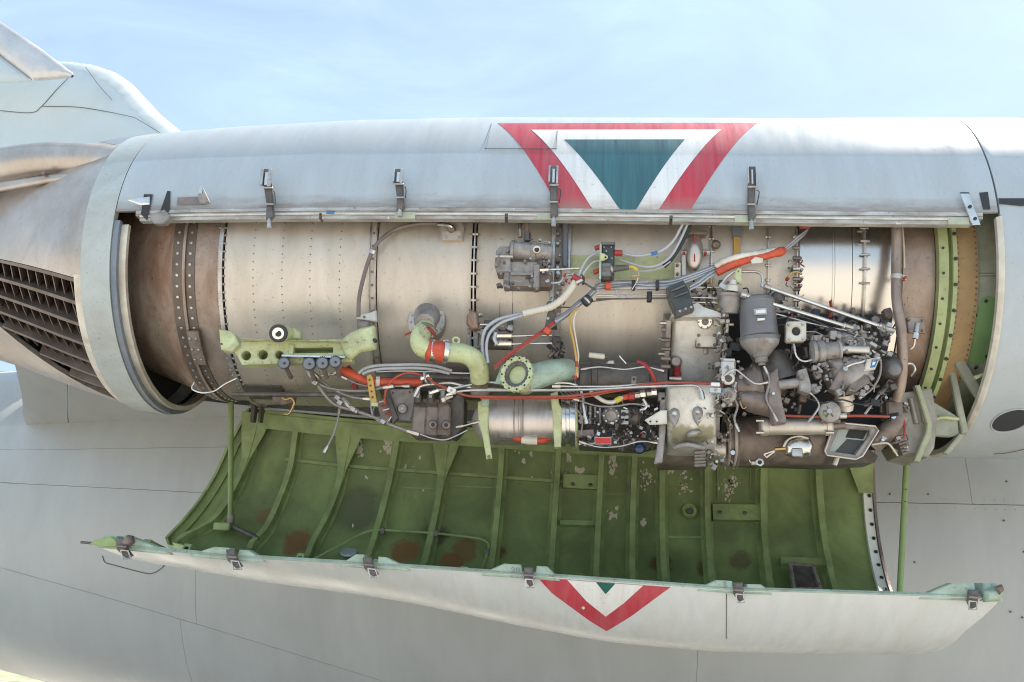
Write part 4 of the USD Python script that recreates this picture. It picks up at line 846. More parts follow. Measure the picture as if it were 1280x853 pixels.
for j, (x, y, r) in enumerate(((355, 454, 7.5), (386.5, 455, 8.3), (403, 454, 8), (419, 452.5, 7.5))):
    t2 = Thing('round_connector', ('dark round ribbed plug hanging alone under the green bracket, left of three in a row', 'first of three dark round plugs in a row under the green bracket', 'middle of three dark round plugs in a row under the green bracket', 'last of three dark round plugs in a row under the green bracket')[j], 'connector')
    t2.part('plug_body', plathe(x, y, x+1, y+1, -.715, -.62, [(0, r*.5), (0, r*.8), (.1, r), (.8, r), (1, r*.9)], 24), dgrey_hose)
    t2.part('plug_ribs', cat([prod(x+r*1.0*math.cos(q), y+r*1.0*math.sin(q), x+r*math.cos(q), y+r*math.sin(q), .9, -.705, -.64, n=5) for q in np.linspace(0, 6.28, 20, endpoint=False)]), black, kind='stuff'); t2.part('plug_pin', pdisc(x, y, 1.3, -.722, .01, 8), black)
    t2.part('back_shell', prod(x+2, y+r*.7, x+(9 if j == 0 else 5), y+r+11, 3, -.66, -.60), castb)

# --- elbow bracket and brown hose on the second panel
t = Thing('hose_clamp_bracket', 'small beige sheet bracket holding the foot of the bent brown hose', 'bracket')
t.part('plate', poly([(445, 394), (462, 391), (470, 388), (471, 402), (446, 400)], -.61, .02), tan); t.part('dark_boot', pillow([(446, 399), (463, 401), (464, 412), (455, 416), (447, 413)], -.60, .02, .02, 4), castb)
t.part('screw', pdisc(455, 396, 1.5, -.616, .01, 8), castb)
hose('brown_hose', 'bent brown rubber hose arching from the flange to a square fitting', [(448, 396, -.61), (449, 372, -.61), (455, 345, -.61), (464, 318, -.61), (476, 300, -.61), (497, 286, -.60), (524, 280, -.60), (547, 279.5, -.60)], 2.7, brown_hose, bands=((.47, steel_hi, 5),))
t = Thing('square_fitting', 'square bolted fitting with a silver elbow under the upper cowl lip', 'fitting')
t.part('base_plate', poly([(549, 281), (551, 275), (577, 274), (580, 285), (578, 300), (553, 301)], -.59, .03), tan); t.part('raised_pad', poly([(552, 289), (577, 288), (577, 299), (553, 300)], -.60, .02), tan)
t.part('silver_elbow', ptube([(548, 280, -.61), (557, 281, -.62), (564, 284, -.615), (565, 288, -.60)], 2.6), steel_hi); t.part('elbow_nut', plathe(564, 286, 564.5, 287, -.612, -.59, [(0, 4.0), (.3, 5.2), (1, 5.5)]), castb)
for q in ((556, 296), (573, 296)): t.part('bolt', pdisc(*q, 1.8, -.612, .012, 6), steel)

# --- bleed duct with the orange sleeve
t = Thing('bleed_duct', 'pale yellow-green S-shaped duct with an orange clamped sleeve, below the round flange', 'duct')
c = cylp(534, 402, .57); t.part('wall_flange', rod(c-[0, .02, 0], c+[0, .05, 0], 25*mpp(-.57), n=36, ch=.05), tan)
t.part('flange_bolts', boltring(533, 402, 20, 14, 1.6, c[1]-.026), steel, kind='stuff')
t.part('flange_collar', plathe(534, 395, 531, 404, -.58, -.66, [(0, 17), (.4, 15), (.6, 15.5), (1, 12)], 26), cast)
t.part('flange_strap', ptube([(521, 398, -.62), (527, 391, -.645), (538, 390, -.645), (545, 398, -.62)], 2.2), tan)
t.part('clamp_ring', ptube([(520, 412, -.66), (528, 406, -.685), (538, 408, -.69), (545, 416, -.67)], 3.0), castb); t.part('clamp_ring', ptube([(519, 415, -.67), (527, 410, -.69), (537, 412, -.695), (544, 420, -.67)], 1.6), redcap)
t.part('clamp_screw', prod(506, 419, 519, 413, 1.2, -.68), redcap)
t.part('elbow', sweep(spline([pl(*q) for q in ((533, 410, -.64), (527, 417, -.675), (524.5, 426, -.69), (528, 434, -.69), (537, 438, -.68), (548, 439.5, -.67))], .006), np.interp(np.linspace(0, 1, 1+0*1), [0, 1], [1, 1])[0]*12.3*mpp(-.68), 24), lime)
t.part('elbow', sweep(spline([pl(*q) for q in ((556, 440.5, -.67), (570, 441, -.67), (582, 443, -.665), (592, 449, -.65), (598, 459, -.62), (600, 475, -.58))], .006), 12.3*mpp(-.66), 24), lime)
t.part('orange_sleeve', sweep(np.array([pl(534, 438.6, -.68), pl(536, 438.8, -.68), pl(558, 440.4, -.67), pl(560, 440.6, -.67)]), np.array([12.9, 13.8, 13.8, 12.9])*mpp(-.67), 28), orange, label='orange rubber sleeve')
for x0, x1 in ((537.5, 543.5), (553.5, 559)): t.part('band_clamp', sweep(np.array([pl(x0, 439.2, -.677), pl(x1, 439.9, -.672)]), 14.8*mpp(-.67), 28), steel_hi)
for x in (540, 557): t.part('clamp_screw', prod(x-3, 426.5, x+4, 426, 2, -.69, n=8), steel)
t.part('lifting_eye', sweep(np.array([pl(570+4*math.cos(q), 426+4*math.sin(q), -.68) for q in np.linspace(0, 6.28, 14)]), 1.6*mpp(-.68), 8), lime)
t.part('duct_boot', plathe(600, 470, 600, 492, -.56, -.53, [(0, 13), (.2, 14), (.8, 13), (1, 12)]), castb)
t.part('flange_dimples', boltring(530, 415, 5, 4, 1.4, -.735, .01), cast, kind='stuff')

# --- open lime duct mouth in the middle
t = Thing('open_duct_mouth', 'pale green duct with an open scalloped ring mouth facing out, dark inside', 'duct')
c0 = pl(647, 469, -.66); ax = np.array([-.30, -.93, .12]); ax /= np.linalg.norm(ax)
u = np.cross(ax, [0, 0, 1]); u /= np.linalg.norm(u); v = np.cross(u, ax); m_ = mpp(-.66)
def ringpts(r, off, n=44, wob=0): return np.array([c0+ax*off+(r+wob*(k % 2))*m_*(math.cos(q)*u+math.sin(q)*v*1.08) for k, q in enumerate(np.linspace(0, 2*math.pi, n, endpoint=False))])
def annulus(r0, r1, o0, o1, w0=0, w1=0): return slab(np.stack([ringpts(r1, o1, wob=w1), ringpts(r0, o1, wob=w0)]).transpose(1, 0, 2)[list(range(44))+[0]], np.stack([ringpts(r1, o0, wob=w1), ringpts(r0, o0, wob=w0)]).transpose(1, 0, 2)[list(range(44))+[0]])
t.part('mouth_flange', annulus(15.5, 22, 0, .014, w0=1.0, w1=-1.5), lime); t.part('gear_ring', annulus(11.5, 16.5, -.006, .007), castd)
t.part('inner_wall', annulus(11, 12, -.09, .0), primer); t.part('inner_floor', rod(c0-ax*.075, c0-ax*.085, 11.5*m_), lime)
t.part('flange_bolts', cat([hexbolt(p, ax, .0034, .005) for p in ringpts(19, .013, 22)[::2]]), dark, kind='stuff')
t.part('neck', rod(c0-ax*.10, c0-ax*.004, 15*m_, 16*m_, 24), lime)
P = spline([c0-ax*.06, pl(672, 470, -.58), pl(690, 465, -.56), pl(706, 463, -.54), pl(717, 464, -.50)], .008); t.part('side_arm', sweep(P, np.interp(np.linspace(0, 1, len(P)), [0, .4, .85, 1], [17, 16, 14.5, 9])*mpp(-.56), 26), mint)
for k in (0, 5, 10): t.part('fin_rib', poly([(618+k*.8, 480-k*.2), (627+k, 456+k), (631+k*.6, 458+k), (626+k*.5, 480)], -.60+.01*k*.1, .004), mint)
t.part('arm_cap', plathe(716, 464, 724, 464, -.52, -.50, [(0, 10), (.4, 9), (1, 6)]), castd)

# --- stainless starter cylinder below
t = Thing('starter_motor', 'stainless cylinder slung low between two green clamp plates', 'starter')
Y = -.40
t.part('drum', plathe(612, 527, 697, 526, Y, Y, [(0, 27), (.02, 29), (.44, 29), (.45, 28.2), (.47, 28.2), (.48, 29), (.60, 29.4), (1, 29.4)], 44), satin); t.part('drum_seam', plathe(653.5, 526.5, 656, 526.5, Y, Y, [(0, 29.3), (.2, 29.9), (.8, 29.9), (1, 29.3)], 40), cast); t.part('drum_seam', plathe(643.5, 526.5, 645, 526.5, Y, Y, [(0, 29.0), (.3, 29.6), (1, 29.6)], 40), cast)
t.part('rear_dome', plathe(612, 527, 590, 527, Y, Y, [(0, 27), (.4, 24), (.8, 15), (1, 5)], 30), tan)
t.part('rear_strap', poly([(597, 503), (607, 498), (611, 510), (610, 536), (615, 573), (608, 574), (603, 545), (598, 528)], -.50, .02), lime); t.part('strap_clip', pbox(602, 495, 611, 508, -.515, .03), mint); t.part('strap_bolt', pdisc(611, 571, 2, -.505, .02, 8), castb)
t.part('clamp_plate', poly([(688, 492), (697, 489), (699, 505), (703, 512), (701, 559), (693, 559), (690, 512)], -.50, .06), lime)
t.part('clamp_bell', plathe(701, 526, 719, 526, Y, Y, [(0, 29), (.05, 31.5), (.35, 31.5), (.4, 29), (.6, 29), (.65, 31.5), (1, 31.5)], 40), steel_hi); t.part('bell_edge', plathe(719, 526, 722, 526, Y, Y, [(0, 32), (.5, 33), (1, 32)], 40), lime)
t.part('clamp_buckle', pbox(703, 488, 716, 499, -.52, .04), castd); t.part('clamp_buckle', pbox(707, 495, 712, 499, -.53, .02), steel_hi)
t.part('buckle_screws', cat([prod(700+k*5, 489, 707+k*5, 496-k, 1.4, -.525, n=7) for k in range(4)]), castd, kind='stuff')
t.part('name_mark', cat([pbox(626+k*4, 549, 628.5+k*4, 551, -.463, .01) for k in range(4)]), castd, kind='stuff')
hose('orange_sleeve', 'short orange sleeve with cream label curving under the stainless cylinder', [(628, 543, -.42), (640, 547, -.44), (660, 551, -.45), (678, 551, -.45), (691, 547, -.43)], 3.6, orange, category='sleeve', bands=((.55, white_wrap, 20), (.08, ochre, 10)))

# --- dark three-lobed valve block and its housing
t = Thing('valve_block', 'dark grey three-lobed valve block with two round plugs in front', 'valve')
for k in range(3): t.part('lobe', chull(np.vstack([pbox(516+k*15, 507, 531.5+k*15, 546, -.50+.008*k, .12).vertices, prod(519+k*15.2, 544, 531+k*15.2, 545, 5, -.46, n=10).vertices, prod(517+k*15, 506, 530+k*15, 506, 4, -.46, n=8).vertices])), castb if k < 3 else castd)
t.part('side_cheek', poly([(561, 505), (572, 492), (580, 497), (579, 533), (566, 547), (561, 545)], -.44, .12), castd)
for q in ((541, 531), (557.5, 531.5)): i = t.part('plug', plathe(*q, q[0], q[1], -.525, -.49, [(0, 3), (.1, 5), (1, 6)], 18), castb); t.part('plug_socket', pdisc(*q, 2.6, -.527, .01, 6), dark, parent=i)
for x in (522, 538, 553): t.part('neck', prod(x, 508, x+1, 494, 5, -.46, n=14), castd); t.part('union', prod(x, 498, x+1, 489, 3.6, -.47, n=6), steel)
t.part('union', prod(552, 500, 566, 494, 3.5, -.49, n=10), steel_hi); t.part('union', prod(552, 501, 557, 499, 4.6, -.49, n=6), steel)
t = Thing('flat_housing', 'flat grey metal cover with one round boss, left of the dark valve block', 'housing')
t.part('cover', poly([(487, 487), (516, 486), (520, 500), (515, 520), (516, 526), (490, 525), (492, 505)], -.44, .06), cast); t.part('boss', plathe(503, 511, 503, 511, -.465, -.44, [(0, 3), (.1, 5.5), (1, 6.5)]), cast); t.part('boss_screw', pdisc(503, 511, 2.2, -.468, .01, 6), steel)
t.part('cover_bolts', cat([pdisc(x, y, 1.2, -.447, .01, 6) for x, y in ((491, 491), (512, 490), (493, 522), (513, 523))]), castd, kind='stuff')
t = Thing('dark_manifold', 'long dark manifold behind the silver tubes under the case', 'manifold')
t.part('body', pbox(470, 462, 600, 490, -.36, .2), castd); t.part('step', pbox(480, 484, 520, 506, -.38, .15), castd); t.part('rail', prod(470, 470, 590, 472, 4, -.40), castd)
t = Thing('wire_terminal_block', 'small rusty terminal block with looped wires under the ochre strap', 'terminal block')
t.part('body', poly([(470, 501), (483, 497), (491, 520), (487, 527), (476, 524)], -.46, .05), castb)
t.part('cheek', poly([(483, 498), (488, 498), (497, 522), (491, 529)], -.48, .03), castd)
for k in range(4): t.part('terminal', prod(474+k*2.4, 503+k*5, 482+k*2.4, 501+k*5, 1.3, -.485, n=6), redcap if k % 2 else steel)
t.part('wire_loop', ptube([(468, 508, -.48), (466, 518, -.49), (472, 526, -.495), (484, 527, -.49), (489, 521, -.49)], .9), silver_tube); t.part('wire_loop', ptube([(463, 500, -.48), (464, 512, -.49), (466, 520, -.49)], .9), grey_hose)
t = Thing('ochre_strap', 'ochre perforated metal strap crossing the orange tube', 'strap')
t.part('strap', poly([(458, 470), (463, 468), (466, 472), (471, 503), (466, 507), (462, 500)], -.60, .006, holes=[circ(461.8+k*1.25, 475+k*7.2, 1.3, 8) for k in range(4)]), ochre); t.part('strap_end', pbox(464, 503, 472, 508, -.605, .012), lime)

# --- orange tube and left-hand hoses
hose('orange_tube', 'thick orange sleeved tube under the green bracket with a cream band', [(427, 463, -.57), (436, 466, -.57), (447, 471, -.57), (458, 476, -.57), (475, 477.5, -.56), (500, 478, -.55), (528, 477.5, -.54)], 5.2, orange, category='tube', bands=((.47, white_wrap, 5),), n=14)
t = Thing('tube_union', 'small silver union at the left end of the orange tube', 'fitting'); t.part('nut', prod(417, 467, 428, 463.5, 3, -.575, n=6), steel); t.part('stem', prod(402, 470, 419, 467, 1.6, -.575), silver_tube); t.part('nut', prod(407, 469.5, 412, 468.5, 2.4, -.576, n=6), steel_hi)
t = Thing('red_bracket', 'small red bracket behind the left end of the orange tube', 'bracket'); t.part('tab', poly([(430, 464), (436, 456), (441, 462), (437, 470)], -.54, .02), redcap); t.part('tab', poly([(439, 480), (447, 477), (446, 486), (441, 487)], -.54, .02), redcap)
G1 = [('grey_hose', 'upper of two pale grey hoses bundled above the orange tube', [(448, 467), (456, 461), (470, 457.5), (495, 456.5), (520, 456), (545, 458), (565, 464)], 2.1, grey_hose, -.58),
      ('grey_hose', 'lower of two pale grey hoses bundled above the orange tube', [(453, 468), (460, 464.5), (475, 461.5), (500, 460.5), (525, 460.5), (545, 463), (562, 467)], 2.0, grey_hose, -.585),
      ('silver_tube', 'thin silver tube right under the pale grey hoses', [(470, 465), (500, 464), (540, 465), (568, 466.5), (588, 467)], 1.1, silver_tube, -.57),
      ('braided_hose', 'lowest long braided hose sagging from the green bracket to the dark valve block', [(384, 462), (398, 482), (412, 500), (424, 508), (445, 514), (468, 522), (490, 532), (510, 539), (524, 543)], 2.2, braid, -.57),
      ('braided_hose', 'braided hose running from the dark plugs behind the ochre strap', [(388, 465), (395, 476), (405, 483), (420, 487), (445, 489), (465, 488), (478, 485), (492, 483)], 1.9, braid, -.575),
      ('braided_hose', 'braided hose with a cream band, below the orange tube', [(392, 466), (404, 478), (418, 487), (432, 494), (448, 498), (466, 499)], 1.8, braid, -.57),
      ('braided_hose', 'short braided branch hose joining the lowest sagging hose', [(428, 498), (433, 505), (440, 511), (447, 515)], 2.0, braid, -.575),
      ('braided_hose', 'thin braided hose looping just under the orange tube to the valve block', [(426, 470), (436, 475), (450, 481), (470, 484), (495, 483), (512, 483)], 1.4, braid, -.565),
      ('dangling_cable', 'loose cable dangling over the green door ribs', [(425, 509), (423, 522), (418, 540), (411, 555), (405, 566)], 1.3, braid, -.50)]
for n_, l_, p_, r_, m_2, y_ in G1: hose(n_, l_, p_, r_, m_2, y_, category='cable' if 'cable' in n_ else ('tube' if 'tube' in n_ else 'hose'), ends=(n_ == 'braided_hose' or 'dangling' in n_))
t = Thing('hose_clips', 'small metal clips tying the braided hoses together', 'clip')
for q in ((424, 503), (421, 497), (478, 527), (440, 511), (393, 478)): t.part('clip', pbox(q[0]-3, q[1]-3, q[0]+3, q[1]+3, -.60, .03, rot=30), steel)
hose('white_wire', 'loose white wire at the rear lower edge of the engine case', [(243, 478, -.42), (240, 486, -.42), (252, 491, -.43), (268, 489, -.45), (280, 481, -.46), (296, 473, -.48)], 1.1, silver_tube, category='wire')
hose('orange_wire', 'thin orange wire looping over the orange tube', [(481, 505, -.55), (482, 490, -.57), (490, 476, -.59), (505, 467, -.60), (520, 467, -.59), (530, 471, -.58)], 1.3, orange, category='wire')
t = Thing('wire_junction', 'silver junction where the red wire meets the orange tube', 'fitting'); t.part('nut', prod(526, 474, 537, 470, 3, -.60, n=6), steel_hi); t.part('nut', prod(530, 466, 533, 478, 2, -.605, n=6), steel); greeble(t, 'small_fittings', 524, 465, 540, 480, -.61, -.59, 8, [steel_hi, steel], (2, 4), 3)

# --- long silver tubes and the red wire crossing the picture
L1 = [('silver_tube', 'uppermost long silver tube rising from the valve block under the duct mouth', [(518, 496), (521, 487), (530, 482), (548, 480), (563, 479), (585, 484), (605, 486), (640, 487), (680, 481), (705, 479), (722, 483), (728, 495), (730, 512), (734, 530)], 1.8, -.56),
      ('silver_tube', 'long silver tube from the valve block bending up by the duct boot', [(537, 492), (548, 488), (570, 485), (590, 481), (612, 478), (628, 481), (645, 486), (670, 486)], 1.7, -.57),
      ('silver_tube', 'straight long silver tube running to the gearbox', [(558, 494), (578, 489), (610, 488), (680, 488), (740, 487), (800, 484), (845, 482.5), (868, 482.5), (876, 487), (879, 500)], 1.7, -.612),
      ('silver_tube', 'silver tube lying just above the straight long one, right part', [(690, 483), (730, 483.5), (770, 483), (810, 480), (838, 478.5)], 1.5, -.57)]
for n_, l_, p_, r_, y_ in L1: hose(n_, l_, p_, r_, silver_tube, y_, category='tube', ends=True, emat=steel_hi)
hose('red_wire', 'long red-brown wire running across the whole accessory row to the right', [(534, 472), (545, 480), (560, 486), (580, 494), (600, 496), (650, 496.5), (700, 496), (740, 492), (780, 485), (815, 480), (850, 478.5), (890, 480), (910, 481), (922, 487), (933, 500), (944, 511), (958, 518), (985, 520), (1030, 521), (1070, 520), (1112, 521)], 1.7, red_wire, -.61, category='wire')
hose('red_wire', 'second thin red wire running just under the long one', [(600, 498), (650, 498.5), (700, 498), (728, 497), (760, 491), (800, 484)], 1.1, red_wire, -.605, category='wire')
t = Thing('wire_clip', 'white clip on the red wire in front of the gearbox', 'clip'); t.part('block', pbox(889, 478, 900, 483, -.67, .02), white_l); t.part('block', pbox(887, 484, 902, 492, -.665, .02), steel_hi); t.part('screw', pdisc(895, 487, 2, -.672, .01, 6), brass)
t = Thing('wire_clip', 'white clip on the red wire above the dark valve block', 'clip'); t.part('block', pbox(559, 484, 569, 491, -.64, .02, rot=20), white_l); t.part('screw', pdisc(564, 488, 1.6, -.645, .01, 6), steel)

# --- small valve with silver tubes above the duct mouth
t = Thing('tube_valve', 'small valve with two silver tubes, left of the maroon loom', 'valve')
t.part('back_plate', pbox(605, 400, 640, 436, -.56, .03), castd); t.part('body', pbox(618, 412, 634, 432, -.60, .05), cast); t.part('dome', plathe(628, 407, 628, 408, -.62, -.58, [(0, 2), (.2, 6), (1, 8)]), cast)
for y in (420, 430): t.part('union', prod(618, y, 640, y, 3.4, -.63, n=6), steel_hi); t.part('tube', prod(640, y+.5, 690, y-1, 1.4, -.63), silver_tube)
t.part('tube', prod(600, 406, 617, 406, 1.3, -.62), silver_tube); t.part('elbow', ptube([(620, 416, -.64), (618, 424, -.64), (622, 431, -.64)], 2.6), steel)
greeble(t, 'small_fittings', 600, 402, 640, 434, -.62, -.58, 22, [cast, castb, steel], (3, 7), 5)
t = Thing('dark_harness_clutter', 'dark cluster of clamps under the case right of the maroon loom', 'clamps')
greeble(t, 'small_fittings', 688, 424, 706, 446, -.56, -.50, 26, [castd, castb, black], (3, 8), 6); t.part('bracket', pbox(690, 420, 700, 444, -.53, .03), castd)
t = Thing('rusty_lug', 'rust-brown lug on the flange right of the round duct flange', 'lug'); t.part('lug', pillow([(583, 396), (589, 387), (598, 392), (600, 412), (590, 415), (583, 406)], -.60, .02, .015, 4), rusty); greeble(t, 'small_fittings', 584, 384, 601, 440, -.60, -.57, 16, [castb, steel, rusty], (2, 5), 8); t.part('side_rail', pbox(584, 410, 588, 438, -.58, .02), cast); t.part('side_rail', pbox(593, 410, 597, 440, -.585, .02), cast)

# --- fuel valve high on the case
t = Thing('fuel_valve', 'brown-grey cast fuel valve with barrel and bolted box, under the cowl latch', 'valve')
t.part('barrel', plathe(637, 313, 690, 316, -.66, -.66, [(0, 9), (.04, 13), (.1, 13), (.12, 11.5), (.5, 11.5), (.52, 13), (.62, 13), (.64, 11), (1, 10)], 26), cast)
t.part('end_cap', poly([(620, 313), (625, 308), (637, 308), (639, 340), (621, 341), (618, 332)], -.68, .08), cast); t.part('cap_band', pbox(619, 319, 641, 322, -.69, .02), tan)
t.part('lower_body', pbox(634, 324, 674, 357, -.67, .09), cast); t.part('lower_body', pbox(636, 337, 690, 358, -.66, .07), castb); t.part('flange', pbox(630, 334, 636, 359, -.675, .06), cast); t.part('flange', pbox(667, 330, 674, 360, -.68, .06), cast); t.part('flange', pbox(638, 340, 666, 344, -.685, .03), cast)
i = t.part('port', plathe(671, 312, 671, 312, -.715, -.66, [(0, 3.2), (0, 4.8), (.2, 5.2), (1, 6)], 20), tan); t.part('port_hole', pdisc(671, 312, 3.2, -.717, .01, 14), dark, parent=i)
t.part('inlet_pipe', prod(650, 276, 650, 297, 2.4, -.63), steel_hi); t.part('inlet_pipe', prod(659, 272, 659, 292, 3, -.63), brown_hose); t.part('inlet_nut', prod(659, 291, 659, 302, 4.6, -.64, n=6), castd); t.part('inlet_nut', prod(650, 290, 650, 297, 3, -.635, n=6), cast); t.part('inlet_pipe', prod(651, 270, 651, 283, 2, -.63), black)
t.part('outlet_tube', prod(676, 338, 725, 335.5, 1.5, -.67), silver_tube); t.part('outlet_nut', prod(674, 338, 686, 337.5, 2.8, -.67, n=6), steel_hi); t.part('outlet_tube', ptube([(686, 354, -.65), (700, 353, -.66), (706, 345, -.66), (716, 343, -.66)], 1.6), steel)
greeble(t, 'small_fittings', 622, 298, 690, 358, -.69, -.66, 46, [cast, castb, steel, castd], (2, 6), 11)
for q in ((620, 331), (626, 342), (636, 359), (648, 360), (671, 361), (656, 326), (634, 313)): t.part('bolt', pdisc(*q, 2, -.70, .03, 6), castb)
t = Thing('flange_bars', 'vertical dark pipe and strip beside the flange right of the fuel valve', 'pipe')
t.part('dark_pipe', prod(706.5, 268, 706.5, 334, 4.0, -.59), dgrey_hose); t.part('strip', pbox(710, 268, 713, 335, -.585, .012), steel); t.part('strip', pbox(690, 272, 692, 380, -.60, .012), steel)
for y in (280, 292, 304, 325, 334, 345, 366): t.part('bolt', pdisc(697, y, 2.4, -.60, .03, 6), castb if y % 2 else steel)
greeble(t, 'small_fittings', 686, 330, 704, 385, -.60, -.58, 18, [castb, cast, steel], (2, 5), 13)

# --- grey hoses, taped section, black control box
hose('grey_hose', 'outer pale grey hose arching up from the duct boot into the cream tape', [(605, 452, -.63), (603, 430, -.63), (607, 412, -.635), (622, 400, -.64), (645, 394, -.645), (662, 391, -.65)], 2.3, grey_hose)
hose('grey_hose', 'inner pale grey hose arching beside the outer one into the cream tape', [(610, 454, -.64), (608, 434, -.64), (612, 417, -.645), (626, 404, -.65), (648, 396, -.655), (664, 391.5, -.66)], 1.9, grey_hose)
t = Thing('taped_hose', 'cream tape-wrapped hose length climbing to the black control box', 'hose'); P = spline([pl(*q) for q in ((654, 392, -.66), (672, 388, -.665), (688, 384, -.67), (703, 374, -.675), (714, 361, -.68), (720, 351, -.68))], .004)
t.part('tape_wrap', sweep(P, (4.6+.35*np.sin(np.arange(len(P))*1.9))*mpp(-.67), 14), white_wrap)
hose('grey_hose', 'left thin grey hose from the cream tape to the black box', [(722, 350), (727, 336), (736, 322), (747, 316)], 1.7, grey_hose, -.68)
hose('grey_hose', 'right thin grey hose from the cream tape to the black box', [(725, 350), (733, 337), (742, 328), (751, 326)], 1.6, grey_hose, -.68)
t = Thing('hose_tee', 'small red and steel tee where the cream tape meets two grey hoses', 'fitting'); t.part('tee', prod(716, 345, 727, 352, 4, -.69, n=8), redcap); t.part('nut', prod(720, 354, 728, 350, 3, -.695, n=6), steel); greeble(t, 'small_fittings', 705, 340, 730, 354, -.69, -.66, 14, [steel, redcap, castd], (2, 5), 14); t.part('lever', prod(727, 352, 745, 363, 1.2, -.67), castd); t.part('lever', prod(737, 344, 752, 353, 1.0, -.66), steel)
t = Thing('black_control_box', 'tall black control box with a pale tab, on the green plate', 'control box')
t.part('case', pbox(751.5, 303, 768, 346, -.70, .10), black_box); t.part('frame', pbox(749.5, 304, 751.5, 349, -.71, .12), mint); t.part('cap', pbox(751, 302, 769, 306, -.71, .12), castd)
t.part('pale_tab', poly([(750, 316), (755, 317), (760, 320), (760, 323), (754, 326), (750, 326)], -.715, .008, holes=[circ(757, 321.5, 1.3, 8)]), lime); t.part('solenoid', prod(753, 338, 786, 334, 5.2, -.70, r2=3.4), castd); t.part('solenoid_band', prod(763, 337, 766, 336.6, 5.8, -.70), steel); t.part('solenoid_head', pbox(752, 328, 764, 345, -.71, .05), can)
for q in ((747.5, 308), (746, 338)): t.part('red_plug', prod(q[0]-4, q[1]+3, q[0]+4, q[1], 3.2, -.69, n=8), redcap)
t.part('red_plug', prod(768, 316, 778, 317, 4, -.69, n=8), redcap); t.part('face_screws', cat([pdisc(x, y, 1.1, -.705, .01, 6) for x, y in ((755, 309), (764, 309), (758, 314), (765, 323))]), steel, kind='stuff')
hose('yellow_sleeve', 'short yellow sleeve at the tip of the black solenoid', [(785, 334, -.69), (791, 334, -.69), (797, 338, -.69)], 2.2, yellow, category='sleeve')
t = Thing('cable_end', 'small brass cable end hanging below the yellow sleeve', 'fitting'); t.part('barrel', prod(789, 345.5, 800, 345, 1.8, -.69, n=8), brass); t.part('wire', ptube([(797, 339, -.69), (798, 343, -.69), (796, 352, -.68), (790, 362, -.67)], .7), silver_tube)
hose('grey_hose', 'upper grey hose with a blue band, right of the black box', [(777, 317), (795, 320), (813, 318), (828, 313), (841, 302), (850, 287), (858, 270)], 1.7, grey_hose, -.67, bands=((.38, blue, 8),))
hose('grey_hose', 'lower grey hose without band, right of the black box', [(775, 325), (790, 330), (808, 334), (824, 331), (838, 321), (848, 305), (856, 288), (863, 272)], 1.7, grey_hose, -.665)
hose('grey_hose', 'thin grey wire under the two grey hoses beside the green plate', [(790, 338), (808, 339), (826, 335), (838, 327)], 1.0, grey_hose, -.66, category='wire')
hose('black_cable', 'thick black cable sleeve rising to the cowl lip beside the grey hoses', [(830, 333), (838, 325), (847, 312), (855, 297), (862, 281), (866, 268)], 3.2, black, -.65, category='cable', n=12)
# loom
t = Thing('cable_loom', 'grey bundle of cables running level right of the orange tape', 'cable loom')
for k in range(6):
    o = (k-2.5)*1.7; R_ = random.Random(40+k)
    t.part('cable', ptube([(744, 360+o*.8, -.66), (762, 357+o, -.66+.004*k), (790, 356+o+R_.uniform(-1.5, 1.5), -.655), (815, 356+o+R_.uniform(-1.5, 1.5), -.655), (840, 354+o, -.65), (868, 345+o*.9, -.65), (896, 334+o*.7, -.65)], 1.25, n=7), (dgrey_hose, grey_hose)[k % 2])
t.part('orange_tape', sweep(np.array([pl(757, 357.5, -.66), pl(763, 357.3, -.66)]), 6.0*mpp(-.66), 14), orange)
for x in (792, 822): t.part('dark_tie', pbox(x-2, 350, x+2, 361, -.672, .03), black)
for y in (361, 369, 373.5): t.part('rail_tube', prod(745, y+.6, 842, y-.6, 1.1 if y > 362 else 1.9, -.63), silver_tube if y < 370 else castd)
t.part('rail_clip', pbox(809, 364, 815, 376, -.64, .03), black); t.part('small_tubes', cat([ptube([(770, 362, -.65), (772, 370, -.65), (780, 372, -.65), (790, 368, -.65), (796, 362, -.65)], 1.0, n=6)]), grey_hose, kind='stuff')
t = Thing('cable_loom', 'slanting grey to maroon cable loom from the black clamp down to the duct mouth', 'cable loom')
for k, (mt, o) in enumerate(((dgrey_hose, -2.2), (grey_hose, 0), (dgrey_hose, 2.0))): t.part('cable', ptube([(748, 358+o), (736, 370+o), (722, 381+o), (708, 393+o), (694, 402+o)], 2.1, -.66+.004*k, n=8), mt)
for k, (mt, o) in enumerate(((redcap, -1.5), (red_wire, .6), (castb, 2.4))): t.part('maroon_cable', ptube([(696, 401+o), (682, 412+o), (665, 424+o), (648, 436+o), (632, 448+o), (618, 460+o)], 1.5, -.65+.004*k, n=8), mt)
t.part('black_clamp', prod(729.5, 380, 738, 372, 6.2, -.665, n=16), black); t.part('clamp_band', prod(732, 377.6, 735, 375, 6.7, -.665, n=16), steel); t.part('orange_tape', pbox(680, 409, 688, 417, -.675, .03, rot=35), orange)
t = Thing('dark_clamp', 'dark metal clamp body between the cream tape and the maroon loom', 'clamp'); t.part('body', poly([(684, 392), (690, 381), (695, 391), (696, 408), (681, 408)], -.64, .05), castd); t.part('ring', ptube([(685, 388, -.66), (685, 379, -.67), (691, 379, -.67), (692, 388, -.66)], 1.8), castd); t.part('screw', pdisc(685, 398, 2.2, -.645, .02, 6), steel)
hose('yellow_hose', 'thin yellow and cream hose dropping from the loom to the duct arm', [(722, 385, -.66), (713, 395, -.665), (713, 410, -.66), (717, 428, -.64), (720, 446, -.62), (721, 462, -.61), (719, 474, -.60)], 1.5, ochre, bands=((.80, redcap, 7), (.99, redcap, 7)))
